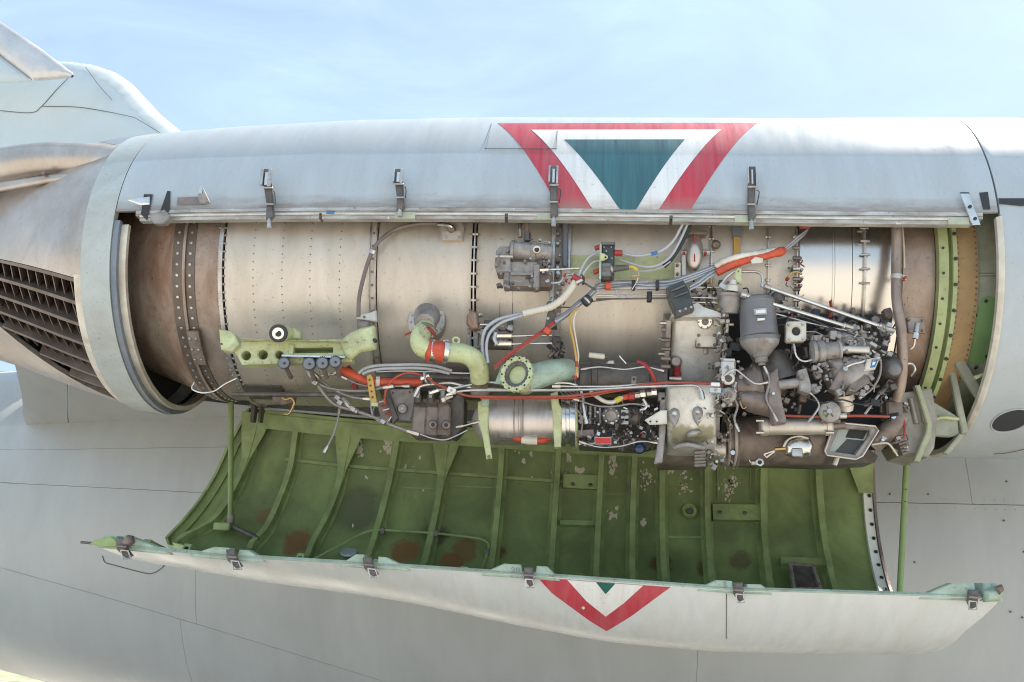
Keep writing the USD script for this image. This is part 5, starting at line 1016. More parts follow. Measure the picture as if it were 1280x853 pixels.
hose('cream_hose', 'thin cream hose twisting beside the yellow one', [(720, 390, -.66), (717, 404, -.66), (720, 425, -.64), (723, 444, -.62), (722, 458, -.61), (722, 472, -.60)], 1.1, white_wrap)
hose('thin_wire', 'thin dark wire crossing from the flange to the rail tubes', [(693, 384, -.64), (715, 384, -.63), (735, 378, -.63), (765, 374, -.63)], .8, castd, category='wire')

# --- right-hand accessories
t = Thing('black_relay_box', 'tilted black enamel box above the silver gearbox', 'relay box')
t.part('case', poly([(834, 359), (854, 350), (861, 362), (868, 386), (846, 393), (838, 374)], -.69, .07), black_box); t.part('lid_rib', prod(839, 364, 856, 357, 1.2, -.697), castd); t.part('lid_rib', prod(842, 372, 860, 365, 1.0, -.697), castd)
t.part('foot', poly([(845, 388), (866, 381), (868, 387), (847, 394)], -.70, .03), castd); t.part('foot_screws', cat([pdisc(x, y, 1.8, -.705, .02, 6) for x, y in ((850, 389), (857, 386), (864, 384))]), steel, kind='stuff')
t = Thing('oval_cover', 'beige oval bolted cover with a red centre line under the cowl lip', 'cover')
t.part('base', pbox(855, 292, 887, 345, -.57, .02), tan); i = t.part('oval', plathe(868, 316, 868, 316, -.635, -.57, [(0, 6), (.15, 9.5), (1, 11)], 26), tan)
e = t.parts[i][1]; cz_ = e.bounds.mean(0)[2]; v = np.array(e.vertices); v[:, 2] = cz_+(v[:, 2]-cz_)*2.1; e.vertices = v
t.part('red_line', pbox(867.3, 294, 869, 327, -.637, .006), redcap); t.part('top_bar', pbox(858, 289, 884, 293, -.62, .04), castb)
for x, y in ((855, 316), (882, 316)): t.part('side_lug', prod(x-4, y, x+5, y, 4, -.60, n=10), tan); t.part('lug_bolt', pdisc(x, y, 2, -.62, .02, 6), redcap)
t.part('lower_pad', pbox(852, 318, 858, 345, -.61, .03), tan); t.part('pad_bolts', cat([pdisc(847, y, 1.8, -.63, .03, 6) for y in (331, 342)]), castb, kind='stuff'); t.part('pad', pbox(843, 328, 851, 350, -.615, .02), white_wrap)
t = Thing('beige_post', 'vertical beige strap on the case right of the oval cover', 'strap'); t.part('strap', pbox(917, 296, 926, 330, -.585, .01), ochre); t.part('dark_channel', pbox(915, 270, 927, 297, -.58, .01), dgrey_hose)
t = Thing('brown_plug', 'small brown round plug on the case right of the oval cover', 'plug'); t.part('plug', plathe(895, 306, 895, 306, -.605, -.56, [(0, 3), (.2, 5.5), (1, 6)]), rusty); t.part('plug_cap', pdisc(896, 305, 3, -.61, .01, 6), castb)
t = Thing('orange_cable_sleeve', 'thick orange sleeve with tan tape slanting up under the cowl lip', 'sleeve')
P = spline([pl(*q) for q in ((896, 341, -.66), (915, 332, -.665), (935, 325, -.67), (955, 321, -.67), (972, 316, -.67), (980, 313, -.66))], .006); t.part('orange_sleeve', sweep(P, np.interp(np.linspace(0, 1, len(P)), [0, .1, .85, .93, 1], [5, 5, 4.6, 6.2, 4.5])*mpp(-.67), 16), orange)
P = spline([pl(*q) for q in ((895, 334, -.655), (905, 327, -.665), (925, 321, -.67), (950, 317, -.67), (970, 313, -.66))], .006); t.part('tan_tape', sweep(P, (4.4+.4*np.sin(np.arange(len(P))*1.7))*mpp(-.67), 14), cream)
t.part('tape_patch', pillow([(938, 326), (944, 321), (954, 323), (953, 329), (940, 330)], -.69, .006, .01, 3), white_wrap)
for k in range(5): t.part('cable', ptube([(976, 315+k*.8, -.65), (986, 307+k, -.64), (998, 296+k*1.2, -.63), (1008, 288+k*.6, -.60), (1012, 280, -.57)], 1.1, n=7), (grey_hose, dgrey_hose, castb)[k % 3])
t.part('red_tab', prod(999, 284, 1013, 283, 2.4, -.61, n=8), redcap)
for k in range(4): t.part('lead_wire', ptube([(896, 336+k*1.5, -.65), (885, 342+k*2, -.66), (874, 350+k*2.2, -.66), (862, 358+k*1.5, -.66)], 1.2, n=7), (dgrey_hose, grey_hose)[k % 2])
t = Thing('flange_bolt_stack', 'stack of bolts, hooks and wires on the flange left of the polished case', 'bolts')
for k in range(9): t.part('bolt', prod(991, 297+k*13, 1000, 297+k*13, 2.4, -.60, n=6), (steel, castb, castd)[k % 3])
greeble(t, 'small_fittings', 984, 318, 1004, 395, -.61, -.58, 26, [steel, cast, redcap, castd, lime], (2, 5), 21)
t.part('yellow_hook', ptube([(986, 347, -.61), (990, 341, -.62), (997, 340, -.62), (1002, 343, -.61)], 1.4), brass)
t = Thing('small_gauge_fitting', 'small dark fitting with a blue tint, above the grey canister', 'fitting'); t.part('body', plathe(976, 372, 970, 374, -.63, -.60, [(0, 4), (.3, 8), (1, 9)]), castd); greeble(t, 'small_fittings', 962, 364, 985, 384, -.64, -.60, 14, [steel, castd, cast], (2, 5), 22)

# --- silver gearbox
GX0, GX1 = cylp(836, 470, .66)[0], cylp(900, 470, .66)[0]
def gang(py, r=.66): P = cylp(868, py, r); return math.degrees(math.atan2(P[2]-ZP, -P[1]))
a_top, a_mid, a_low, a_bot = gang(393), gang(482), gang(515), gang(515)-27
gb = Thing('gearbox', 'big silver curved gearbox casing with plate, plugs and oily bottom', 'gearbox')
def gseg(a0, a1, r, mt, name, x0=GX0, x1=GX1, th=.14, lab=None):
    u_ = np.array([0, .02, .08, .2, .5, .8, .92, .98, 1]); xs_ = x0+(x1-x0)*u_; rr_ = r-np.array([.030, .016, .006, .001, 0, .001, .006, .016, .030]); return gb.part(name, shell(xs_, lambda x: rr_, th, a0, a1, 24), mt, label=lab, smooth=50)
gseg(a_mid+.3, a_top, .66, gbox, 'upper_casing'); gseg(a_low+.2, a_mid-.3, .645, gbox, 'middle_casing')
def gprof(rows, x0, x1, mt, name, back=.16, lab=None):
    n_ = len(rows); u_ = (0, .02, .08, .2, .5, .8, .92, .98, 1); A = np.array([[pl(x0+(x1-x0)*u, py, y) for u in u_] for py, y in rows]); A[:, :, 1] += np.array([.030, .016, .006, .001, 0, .001, .006, .016, .030])
    B = A+[0, back, 0.0]; return gb.part(name, slab(A, B), mt, label=lab, smooth=50)
gbo = M('gearbox_silver_oily', (0.70, 0.67, 0.62), 0.42, 0.4, var=0.12, vscale=10, dirt=(0.30, 0.25, 0.18), damt=0.6, dscale=7, bump=0.0009, bscale=45, speck=0.4, spots=[(pl(px, py, -.54), rd, col, am) for px, py, rd, col, am in ((850, 545, .09, (.24, .21, .10), .8), (880, 543, .08, (.24, .21, .10), .8), (866, 562, .11, (.15, .13, .08), .85), (842, 560, .07, (.17, .14, .09), .7), (888, 565, .07, (.13, .11, .08), .8), (850, 492, .06, (.36, .32, .27), .6))])
gprof(((481, -.590), (492, -.588), (505, -.582), (518, -.572), (531, -.556), (542, -.540), (552, -.512), (560, -.480), (567, -.44), (572, -.39)), 834.5, 897, gbo, 'lower_casing', lab='lower casing with an oil-stained sump')
gprof(((566, -.42), (574, -.40), (582, -.36)), 826, 886, castb, 'sump_foot')
gseg(a_bot-4, a_top-2, .672, cast, 'left_flange', x0=GX0-.026, x1=GX0-.002, th=.09); gseg(a_bot-2, a_top-1, .672, gbox, 'right_flange', x0=GX1+.002, x1=GX1+.016, th=.09)
gb.part('flange_bolts', cat([rod(pod(GX1+.012, .664, a), pod(GX1+.032, .664, a), .006, n=6) for a in np.linspace(a_bot, a_top-3, 13)]+[rod(pod(GX0-.045, .664, a), pod(GX0-.02, .664, a), .006, n=6) for a in np.linspace(a_bot, a_top-3, 13)]), steel, kind='stuff')
gb.part('shoulder', poly([(838, 396), (842, 391), (872, 378), (880, 384), (902, 391), (902, 396), (836, 396)], -.632, .12), gbox)
def gy(py, r=.66): return cylp(868, py, r)[1] if r == .66 else float(np.interp(py, [481, 518, 531, 542, 552, 560, 572], [-.590, -.572, -.556, -.540, -.512, -.48, -.39]))
i = gb.part('filler_port', plathe(881, 402, 881, 402.5, gy(402)-.014, gy(402)+.03, [(0, 4), (0, 8.6), (.2, 9.6), (1, 10.5)], 26), steel_hi); gb.part('port_cap', plathe(881.5, 402.5, 881.5, 402.5, gy(402)-.018, gy(402), [(0, 2), (.2, 4.4), (1, 4.6)]), can, parent=i); gb.part('port_screws', boltring(881, 402.5, 7.4, 6, 1.0, gy(402)-.017), castb, parent=i, kind='stuff')
i = gb.part('data_plate', pbox(870.5, 416, 896, 434, gy(425)-.008, .03), cream); gb.part('plate_bolts', cat([pdisc(x, y, 2.2, gy(425)-.014, .02, 6) for x, y in ((873.5, 419), (893, 419), (873.5, 431), (893.5, 431))]), castb, parent=i, kind='stuff'); gb.part('plate_frame', pbox(869.5, 415, 897, 435, gy(425)-.003, .02), castb, parent=i)
gb.part('boss', prod(882, 435, 882, 443, 3, gy(438)-.004, n=10), cast); gb.part('stencil_marks', cat([m for m in [pbox(885.5+k*4.5, 449+j*2.6, 887.8+k*4.5, 450.6+j*2.6, gy(455)-.004, .01) for k in range(3) for j in range(5) if (k*5+j) % 4 != 3]]), castb, kind='stuff')
i = gb.part('round_boss', plathe(845, 452, 845, 452, gy(452)-.02, gy(452)+.03, [(0, 5), (.2, 7), (1, 9)], 20), cast); gb.part('drain_stub', plathe(846, 457, 846, 476, gy(462)-.02, gy(470)-.01, [(0, 5), (.4, 4.4), (.45, 5.4), (1, 4.8)], 16), redcap); gb.part('drain_nut', prod(836, 473, 852, 474, 3.2, gy(470)-.03, n=8), steel)
for x, yb_ in ((843, 518), (872, 516)):
    y_ = gy(yb_, .655); i = gb.part('teardrop_boss', pillow([(x-7, yb_), (x-5, yb_-6), (x, yb_-8), (x+5, yb_-6), (x+7, yb_), (x+5, yb_+9), (x, yb_+17), (x-5, yb_+9)], y_-.004, .012, .015, 3), cast); gb.part('boss_plug', plathe(x, yb_-1, x, yb_-1, y_-.03, y_, [(0, 1.5), (.1, 3), (.5, 3.4), (1, 4.6)], 14), steel, parent=i)
gb.part('sump_boss', pillow([(858, 542), (864, 537), (874, 537), (878, 541), (870, 546), (860, 547)], gy(542, .655)-.0, .02, .015, 3), cast); gb.part('sump_rib', ptube([(842, 560, gy(552, .65)-.0), (858, 556, gy(552, .65)-.01), (880, 560, gy(552, .65))], 3), cast)
gb.part('pinkish_shoe', pillow([(828, 572), (836, 563), (862, 560), (878, 565), (866, 573), (845, 578), (830, 580)], -.36, .03, .02, 4), castb)
gb.part('left_bracket', poly([(806, 525), (826, 513), (834, 513), (834, 530), (812, 531)], -.57, .012, holes=[circ(813, 527, 1.3, 8), circ(821, 527, 1.3, 8)]), cream); gb.part('left_rail', poly([(826, 496), (833, 496), (832, 540), (828, 578), (818, 580), (824, 545)], -.53, .05), cast); gb.part('left_rail', pbox(823, 490, 832, 501, -.53, .04), cast)
gb.part('left_studs', cat([prod(826, y, 838, y+.5, 2.6, -.56, n=6) for y in (412, 425, 436, 448, 458)]), castb, kind='stuff')
greeble(gb, 'small_fittings', 896, 396, 910, 500, -.63, -.58, 60, [cast, cast, castb, gbox], (2, 6), 31); greeble(gb, 'small_fittings', 872, 490, 912, 520, -.60, -.55, 44, [gbox, cast, castb, gbox], (2, 6), 32)
# brackets and links just right of the gearbox
t = Thing('gearbox_link', 'pair of upright metal links and clevis at the lower right of the gearbox', 'link')
for x in (884, 897): t.part('link', chull(np.vstack([prod(x, 510, x-1, 541, 3.4, -.56, -.50, n=8).vertices])), steel_hi if x < 890 else cast)
t.part('clevis', pbox(882, 504, 903, 514, -.56, .05), cast); t.part('clevis', pbox(880, 538, 900, 546, -.52, .05), castb); t.part('lower_link', prod(885, 545, 885, 575, 4, -.48, -.44), castd); t.part('lower_drum', plathe(889, 562, 907, 562, -.42, -.42, [(0, 9), (.1, 12), (.9, 12), (1, 9)]), tan); t.part('lower_link', prod(905, 540, 907, 582, 6, -.44, -.38), castd)
t.part('spring_stack', cat([prod(868, 566+k*4, 882, 565+k*4, 2.2, -.47+.012*k, n=10) for k in range(5)]), cast, kind='stuff'); greeble(t, 'small_fittings', 876, 500, 915, 585, -.52, -.44, 70, [cast, castb, gbox, castd], (2, 6), 33)
t = Thing('white_valve_cap', 'pale grey capped valve with a round port, right edge of the gearbox', 'valve'); t.part('cap', pbox(902, 450, 920, 470, -.63, .07), gbox); t.part('cap_top', pbox(903, 448, 919, 453, -.625, .06), gbox); i = t.part('port', plathe(910, 473, 910, 473, -.64, -.60, [(0, 4.5), (.1, 8), (1, 9)]), gbox); t.part('port_hole', pdisc(911, 473, 4.5, -.643, .01), castd, parent=i); i = t.part('port', plathe(911, 494, 911, 494, -.63, -.58, [(0, 4), (.1, 9), (1, 11)]), cast); t.part('port_hole', pdisc(911, 494, 4.6, -.633, .01), castb, parent=i); greeble(t, 'small_fittings', 902, 448, 926, 506, -.64, -.60, 30, [gbox, steel, castb], (2, 5), 34)
# --- valve tower above gearbox
t = Thing('valve_tower', 'upright cast valve with a lime tag on top, left of the grey canister', 'valve')
t.part('body', plathe(912, 392, 914, 352, -.64, -.66, [(0, 10), (.3, 14), (.5, 13), (.55, 15), (.62, 15), (.65, 10), (.85, 8), (1, 5)], 24), cast); t.part('cap', plathe(915, 364, 917, 350, -.69, -.70, [(0, 9), (.5, 8), (.6, 5), (1, 4)]), tan); t.part('lime_tag', poly([(918, 343), (922, 335), (927, 336), (927, 355), (919, 353)], -.69, .012, holes=[circ(923, 339, 1.2, 8)]), lime); t.part('brass_ring', plathe(913, 368, 913, 371, -.66, -.66, [(0, 10), (.5, 10.8), (1, 10)]), brass)
t.part('tube', ptube([(903, 354, -.67), (908, 347, -.67), (916, 341, -.67), (920, 340, -.67)], 1.6), silver_tube); t.part('tube', ptube([(927, 340, -.66), (944, 340, -.66), (951, 343, -.66), (953, 350, -.66), (952, 359, -.66)], 1.7), silver_tube); t.part('blue_tag', pbox(899, 355, 911, 361, -.695, .012, rot=30), grey_hose)
greeble(t, 'small_fittings', 898, 355, 932, 400, -.67, -.62, 36, [cast, steel, castd, castb], (2, 6), 35); greeble(t, 'small_fittings', 862, 352, 902, 388, -.63, -.58, 46, [castd, black, silver_tube, castd, yellow], (2, 6), 36)
t.part('thin_tubes', cat([prod(864, y, 902, y+1, .9, -.62) for y in (359, 372, 378)]), silver_tube, kind='stuff')
# strut rods
for a, b, r, l_ in (((926, 368), (1071, 412), 2.5, 'lower of two long steel strut rods slanting down to the right'), ((955, 358), (1118, 414), 2.5, 'upper of two long steel strut rods slanting down to the right')):
    t = Thing('strut_rod', l_, 'strut rod', 'two slanting steel strut rods'); A_, B_ = pl(*a, -.70), pl(*b, -.66); t.part('rod', rod(A_, B_, r*mpp(-.68), n=12), steel_hi); D_ = (B_-A_)
    t.part('rod_end', rod(B_-D_*.10, B_, r*1.5*mpp(-.68), n=8), steel); t.part('rod_end', rod(A_, A_+D_*.05, r*1.5*mpp(-.68), n=8), steel); t.part('lock_nut', rod(B_-D_*.12, B_-D_*.10, r*1.8*mpp(-.68), n=6), steel)
hose('silver_tube', 'thin bright tube below the strut rods beside the square flange', [(940, 386, -.66), (975, 394, -.66), (1020, 406, -.66), (1062, 414, -.66)], 1.1, silver_tube, category='tube')
hose('thin_wire', 'thin tan wire right of the square flange', [(1008, 415, -.60), (1018, 415, -.60), (1028, 419, -.60), (1036, 424, -.60)], .9, cream, category='wire')
# canister
t = Thing('filter_canister', 'dark grey filter canister with conical bottom and small white label', 'filter')
t.part('canister', plathe(946, 371, 951, 452, -.66, -.64, [(0, 15), (.03, 20), (.08, 22), (.10, 21.5), (.62, 23.2), (.63, 24.5), (.68, 24.5)], 40), can); t.part('cone', plathe(946, 371, 951, 452, -.66, -.64, [(.68, 24), (.74, 23), (.90, 12), (.92, 9)], 40), cast); t.part('drain_plug', plathe(951, 441, 952.5, 457, -.655, -.65, [(0, 9.5), (.3, 10), (.35, 8), (.75, 8), (.8, 5), (1, 4.5)], 14), cast)
t.part('seam_bead', plathe(950, 421.5, 950.2, 423.5, -.645, -.645, [(0, 23.8), (.5, 25), (1, 24)], 40), castd)
cy_ = -.66-22*mpp(-.66); t.part('label', poly([(942, 386), (958, 385), (959, 393), (943, 394)], cy_-.004, .006), steel); t.part('label_plate', poly([(945, 388), (957, 387), (957, 391), (945, 392)], cy_-.006, .004), white_l); t.part('label_plate', poly([(947, 398), (956, 397.5), (956, 400), (947, 401)], cy_-.004, .006), white_l)
t = Thing('square_flange', 'square beige flange with a dark round hole beside the canister', 'flange'); t.part('plate', poly([(983, 404), (985, 402), (1006, 401.5), (1008, 403.5), (1008, 424), (1006, 426.5), (985, 427), (983, 425)], -.68, .03, holes=[circ(995.5, 414, 5.6, 20)]), cream); t.part('throat', plathe(995.5, 414, 995.5, 414, -.665, -.60, [(0, 5.5), (.5, 7), (1, 7)]), black)
for q in ((986.5, 405.5), (1004, 405), (1004.5, 423), (987, 423.5)): t.part('bolt', pdisc(*q, 1.9, -.69, .015, 6), steel)
# fuel pump and behind
t = Thing('shade_backing', 'dark backing sheets put in for shade, with small fittings, behind the canister and fuel pump', 'pipes')
t.part('dark_backing', shell([EX(906), EX(1118)], .574, .03, -64, math.degrees(math.asin((cylp(1000, 392, .574)[2]-ZP)/.574)), 14), dark); t.part('shade_plate', poly([(900, 470), (1118, 468), (1122, 560), (1040, 566), (900, 560)], -.22, .02), dark); greeble(t, 'small_fittings', 908, 385, 1120, 520, -.60, -.55, 150, [castd, black, castb, castd], (4, 12), 37)  # near-black shell and plate added as shade between the accessories
t = Thing('fuel_pump', 'rounded brown-grey fuel pump casting below the canister', 'pump')
t.part('bowl', plathe(908, 488, 980, 478, -.56, -.56, [(0, 14), (.05, 22), (.12, 22), (.15, 19), (.45, 25), (.5, 29), (.56, 29), (.6, 25), (.85, 24), (1, 14)], 34), castb); t.part('neck', plathe(965, 440, 975, 475, -.58, -.57, [(0, 12), (.5, 20), (1, 26)]), castd)
t.part('pedestal', poly([(962, 468), (972, 460), (977, 500), (984, 528), (968, 530), (960, 505)], -.66, .05), castb); t.part('arm', prod(972, 482, 1004, 478, 6, -.65), cast); t.part('arm_head', poly([(998, 463), (1008, 460), (1016, 487), (1012, 492), (1000, 488)], -.67, .05), cast); t.part('arm_bolt', pdisc(1003, 471, 3.6, -.69, .03, 8), castb); t.part('arm_bolt', pdisc(967, 492, 2, -.69, .03, 6), steel_hi); t.part('lower_lobe', pillow([(920, 490), (960, 488), (975, 508), (962, 522), (935, 515), (922, 505)], -.60, .05, .04, 5), castb)
t.part('orange_plug', pdisc(957, 491, 5, -.63, .03, 10), redcap); greeble(t, 'small_fittings', 912, 460, 1016, 520, -.63, -.58, 60, [cast, castb, castd, castb], (3, 9), 38)
t.part('red_clip', ptube([(925, 502, -.62), (929, 511, -.62), (935, 507, -.62)], 1.0), brass)
# fuel control unit
t = Thing('fuel_control_unit', 'knobbly grey fuel control casting under the ends of the strut rods', 'fuel control')
t.part('main_block', poly([(1048, 416), (1082, 414), (1090, 432), (1086, 442), (1052, 442), (1046, 430)], -.66, .10), cast); t.part('barrel', plathe(1014, 440, 1050, 438, -.68, -.68, [(0, 7), (.03, 14), (.15, 14), (.18, 12), (.25, 14.5), (.42, 14.5), (.45, 11), (.9, 11), (.92, 13), (1, 13)], 26), cast); t.part('barrel_rod', prod(1050, 437, 1086, 437.5, 4.6, -.69), tan); t.part('top_lobe', plathe(1036, 424, 1050, 422, -.64, -.64, [(0, 7), (.3, 10), (1, 9)]), cast)
t.part('lower_casting', pillow([(1020, 452), (1040, 446), (1070, 446), (1086, 460), (1088, 474), (1076, 484), (1062, 494), (1044, 496), (1036, 486), (1030, 470)], -.62, .08, .05, 5), cast); t.part('skirt', poly([(1037, 486), (1055, 452), (1062, 455), (1048, 490)], -.70, .05), castb); t.part('skirt', poly([(1058, 492), (1070, 462), (1080, 462), (1088, 478), (1070, 490)], -.69, .05), castb)
t.part('bottom_neck', plathe(1055, 494, 1058, 515, -.62, -.60, [(0, 11), (.3, 12), (.35, 9), (.6, 9), (.62, 10), (.95, 8), (1, 5)], 20), tan); t.part('link_rod', ptube([(1055, 461, -.71), (1064, 456, -.72), (1076, 453, -.71), (1081, 451, -.70)], 1.4), steel_hi); t.part('link_knob', pdisc(1057, 461, 3, -.72, .03, 10), steel)
i = t.part('pale_plate', poly([(1084, 449), (1101, 446), (1094, 462), (1080, 464)], -.70, .01), cream); t.part('blue_mark', poly([(1090, 450), (1098, 448.5), (1094, 459), (1088, 460)], -.702, .003), blue, parent=i); t.part('white_mark', poly([(1091, 453), (1095, 452), (1093, 456), (1090, 457)], -.7035, .003), white_l, parent=i)
greeble(t, 'small_fittings', 1014, 418, 1090, 492, -.71, -.66, 130, [cast, castb, cast, cast], (2.5, 8), 39); greeble(t, 'small_fittings', 1062, 405, 1118, 446, -.69, -.63, 70, [cast, cast, castd, steel], (2, 7), 40)
# long cylinder, drum, cap etc. along the bottom
t = Thing('hydraulic_cylinder', 'tan cylinder lying level under the red wire on the right', 'cylinder'); t.part('barrel', plathe(950, 534, 1040, 533, -.57, -.57, [(0, 9), (.02, 11), (.10, 11), (.11, 10), (.9, 10), (.91, 11.5), (.97, 11.5), (1, 8)], 26), tan)
for x in (950, 1037): t.part('end_bolt', cat([prod(x-5, y, x+5, y, 1.8, -.60, n=6) for y in (526, 541)]), steel, kind='stuff')
t.part('stem', prod(1040, 533, 1056, 531, 5, -.57), castb)
t = Thing('rust_brown_drum', 'large dark rust-brown drum at the bottom, right of the gearbox', 'drum'); t.part('drum', plathe(905, 552, 1025, 550, -.36, -.36, [(0, 24), (.03, 29), (.06, 29), (.08, 32), (.11, 32), (.13, 30), (1, 30)], 40), castb); t.part('bright_ring', plathe(906, 551, 909.5, 551, -.365, -.365, [(0, 30), (.5, 32.5), (1, 30)], 40), cream); t.part('bright_ring', plathe(914, 551, 917, 551, -.365, -.365, [(0, 31), (.5, 33), (1, 31)], 40), cream); t.part('ring_bolt', pdisc(916, 566, 3.4, -.46, .03, 6), steel_hi)
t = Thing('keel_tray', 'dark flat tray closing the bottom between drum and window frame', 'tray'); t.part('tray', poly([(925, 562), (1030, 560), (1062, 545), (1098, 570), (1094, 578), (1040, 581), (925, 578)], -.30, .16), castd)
t = Thing('bright_cap_fitting', 'bright worn metal cap fitting under the tan cylinder', 'fitting'); t.part('cap', pillow([(979, 558), (984, 548), (996, 544), (1012, 547), (1017, 558), (1013, 570), (998, 573), (982, 570)], -.48, .03, .03, 4), steel_hi); t.part('cap_ring', ptube([(979, 560, -.50), (985, 549, -.51), (998, 545, -.51), (1010, 548, -.50)], 1.8), steel); t.part('cap_nut', pbox(990, 560, 1004, 572, -.53, .03), steel); t.part('stub', prod(968, 562, 982, 561, 3, -.50, n=8), brass); t.part('clip', sweep(np.array([pl(*q, -.50) for q in ((955, 568), (972, 562), (966, 566), (958, 572), (955, 568))]), .0035, 6), silver_tube)
t = Thing('hanging_union', 'small hexagonal union hanging below the brown drum', 'fitting'); t.part('hex', pdisc(950, 578, 5.5, -.42, .03, 6), steel_hi); t.part('hex_hole', pdisc(950, 578, 2.4, -.424, .01, 10), dark); t.part('stub', prod(939, 579, 945, 579, 2.6, -.41, n=8), cream); t.part('wire', ptube([(936, 572, -.41), (938, 578, -.41), (942, 580, -.41)], .9), silver_tube)
t = Thing('round_sight_port', 'round grey sight port with a greenish centre at the end of the tan cylinder', 'sight port'); t.part('ring', plathe(1037, 515, 1037, 515, -.65, -.60, [(0, 9.5), (.1, 12.5), (.6, 13.5), (1, 13)], 30), cast); t.part('glass', pdisc(1037, 514.5, 9.3, -.645, .02, 24), primer); t.part('centre', pdisc(1037, 514, 3.5, -.655, .02, 10), steel); t.part('vanes', cat([prod(1037+8*math.cos(q), 514+8*math.sin(q), 1037, 514, .8, -.65, n=6) for q in np.linspace(0, 6.28, 7)[:-1]]), castd, kind='stuff'); t.part('stub', prod(1049, 520, 1058, 520, 3.4, -.62), tan); t.part('ear', prod(1026, 527, 1050, 526, 3, -.60, n=8), castb)
t = Thing('window_frame_panel', 'tilted metal frame with a glazed opening at the bottom right of the engine', 'panel')
out = [(1042, 532), (1048, 528.5), (1094, 533), (1098, 538), (1078, 570), (1070, 574), (1034, 569), (1031, 564)]; inn = [(1049, 535), (1087, 538), (1086, 545), (1069, 569), (1035, 565)]
t.part('frame', poly(out, -.47, .035, holes=[inn]), cast); t.part('frame_edge', sweep(np.array([pl(*q, -.475) for q in out+out[:1]]), .004, 6), tan)
t.part('glass', poly(inn, -.445, .006), mirror); t.part('dark_inner', poly([(1062, 536), (1084, 539), (1079, 549), (1057, 547)], -.4475, .003), dark); t.part('dark_inner', poly([(1059, 549), (1080, 551), (1067, 568), (1044, 565)], -.4475, .003), black_box); t.part('tongue', prod(1047, 571, 1043, 582, 3, -.44, n=8), tan)
t = Thing('corner_pipe_casting', 'curved brown pipe casting between the window frame and the mount box', 'casting'); t.part('elbow', ptube([(1090, 556, -.42), (1102, 545, -.44), (1116, 534, -.46), (1124, 520, -.46)], 12, n=20), castb); t.part('lower_edge', ptube([(1090, 556, -.47), (1104, 554, -.47), (1112, 556, -.47), (1122, 570, -.45)], 1.3), cream); t.part('block', pbox(1108, 500, 1130, 522, -.50, .1), castb); t.part('nut', pdisc(1117, 521, 3.4, -.52, .03, 6), steel_hi); t.part('nut', pdisc(1104, 550, 2.2, -.50, .03, 6), steel_hi); t.part('springs', cat([prod(1120+k*1.5, 548+k*4, 1130+k, 545+k*4, 2.2, -.46, n=8) for k in range(6)]), castb, kind='stuff'); t.part('red_line', ptube([(1128, 520, -.49), (1131, 532, -.49), (1130, 546, -.49)], 1.4), redcap)
greeble(t, 'small_fittings', 1098, 500, 1136, 568, -.49, -.44, 40, [castb, castd, steel, castb], (3, 8), 41)
hose('brown_pipe', 'vertical brown pipe crossing the polished case on the right', [(1121, 266, -.62), (1121, 300, -.62), (1120.5, 345, -.62), (1121, 375, -.62), (1125, 400, -.62), (1128, 430, -.61), (1128, 462, -.59), (1125, 485, -.56), (1121, 500, -.53)], 6.4, brown, category='pipe', n=18)
t = Thing('pipe_clamp', 'beige clamp band on the vertical brown pipe', 'clamp'); t.part('band', prod(1120.7, 343, 1120.7, 350, 7.3, -.62, n=18), tan); t.part('ear', pbox(1126, 343, 1134, 350, -.63, .02), tan); t.part('bolt', pdisc(1132, 346.5, 2, -.65, .03, 6), redcap)
t = Thing('dark_round_knob', 'dark round knob half hidden behind the vertical brown pipe', 'knob'); t.part('knob', plathe(1117, 462, 1112, 459, -.63, -.58, [(0, 3), (.1, 8), (.4, 13), (.9, 15), (1, 14)], 28), castd); t.part('bezel', plathe(1118, 462, 1118, 462, -.635, -.62, [(0, 5), (.3, 7.5), (1, 8)]), can); t.part('loop', ptube([(1130, 455, -.60), (1140, 455, -.60), (1144, 462, -.60), (1139, 470, -.58)], 1.3), silver_tube)
t = Thing('control_lever', 'thin grey lever slanting through the dark gap right of the fuel control', 'lever'); t.part('rod', prod(1081, 518, 1101, 490, 1.6, -.56), grey_hose); t.part('grip', prod(1099, 493, 1110, 481, 3, -.56, n=8), can); t.part('pin', pdisc(1108, 497, 2, -.57, .02, 8), steel)
t = Thing('temperature_probe', 'silver elbow probe on a pad on the brown front case', 'probe'); t.part('pad', pbox(1134, 396, 1157, 416, -.57, .02), brown); t.part('pad_bolts', cat([pdisc(x, y, 1.6, -.58, .02, 6) for x, y in ((1137, 400), (1154, 400), (1136, 412), (1154, 413))]), castb, kind='stuff'); t.part('body', prod(1147, 404, 1145, 416, 3.4, -.60), steel); t.part('nut', prod(1145, 416, 1144, 424, 3.4, -.60, n=6), steel_hi); t.part('tube', ptube([(1144, 424, -.60), (1142, 433, -.59), (1136, 437, -.58), (1128, 437, -.57)], 1.4), silver_tube)
t = Thing('red_clip', 'dark red clip on the ridge of the polished case', 'clip'); t.part('clip', pillow([(1036, 377), (1040, 374), (1041, 384), (1040, 398), (1035, 398), (1038, 388)], -.60, .012, .01, 3), redcap)
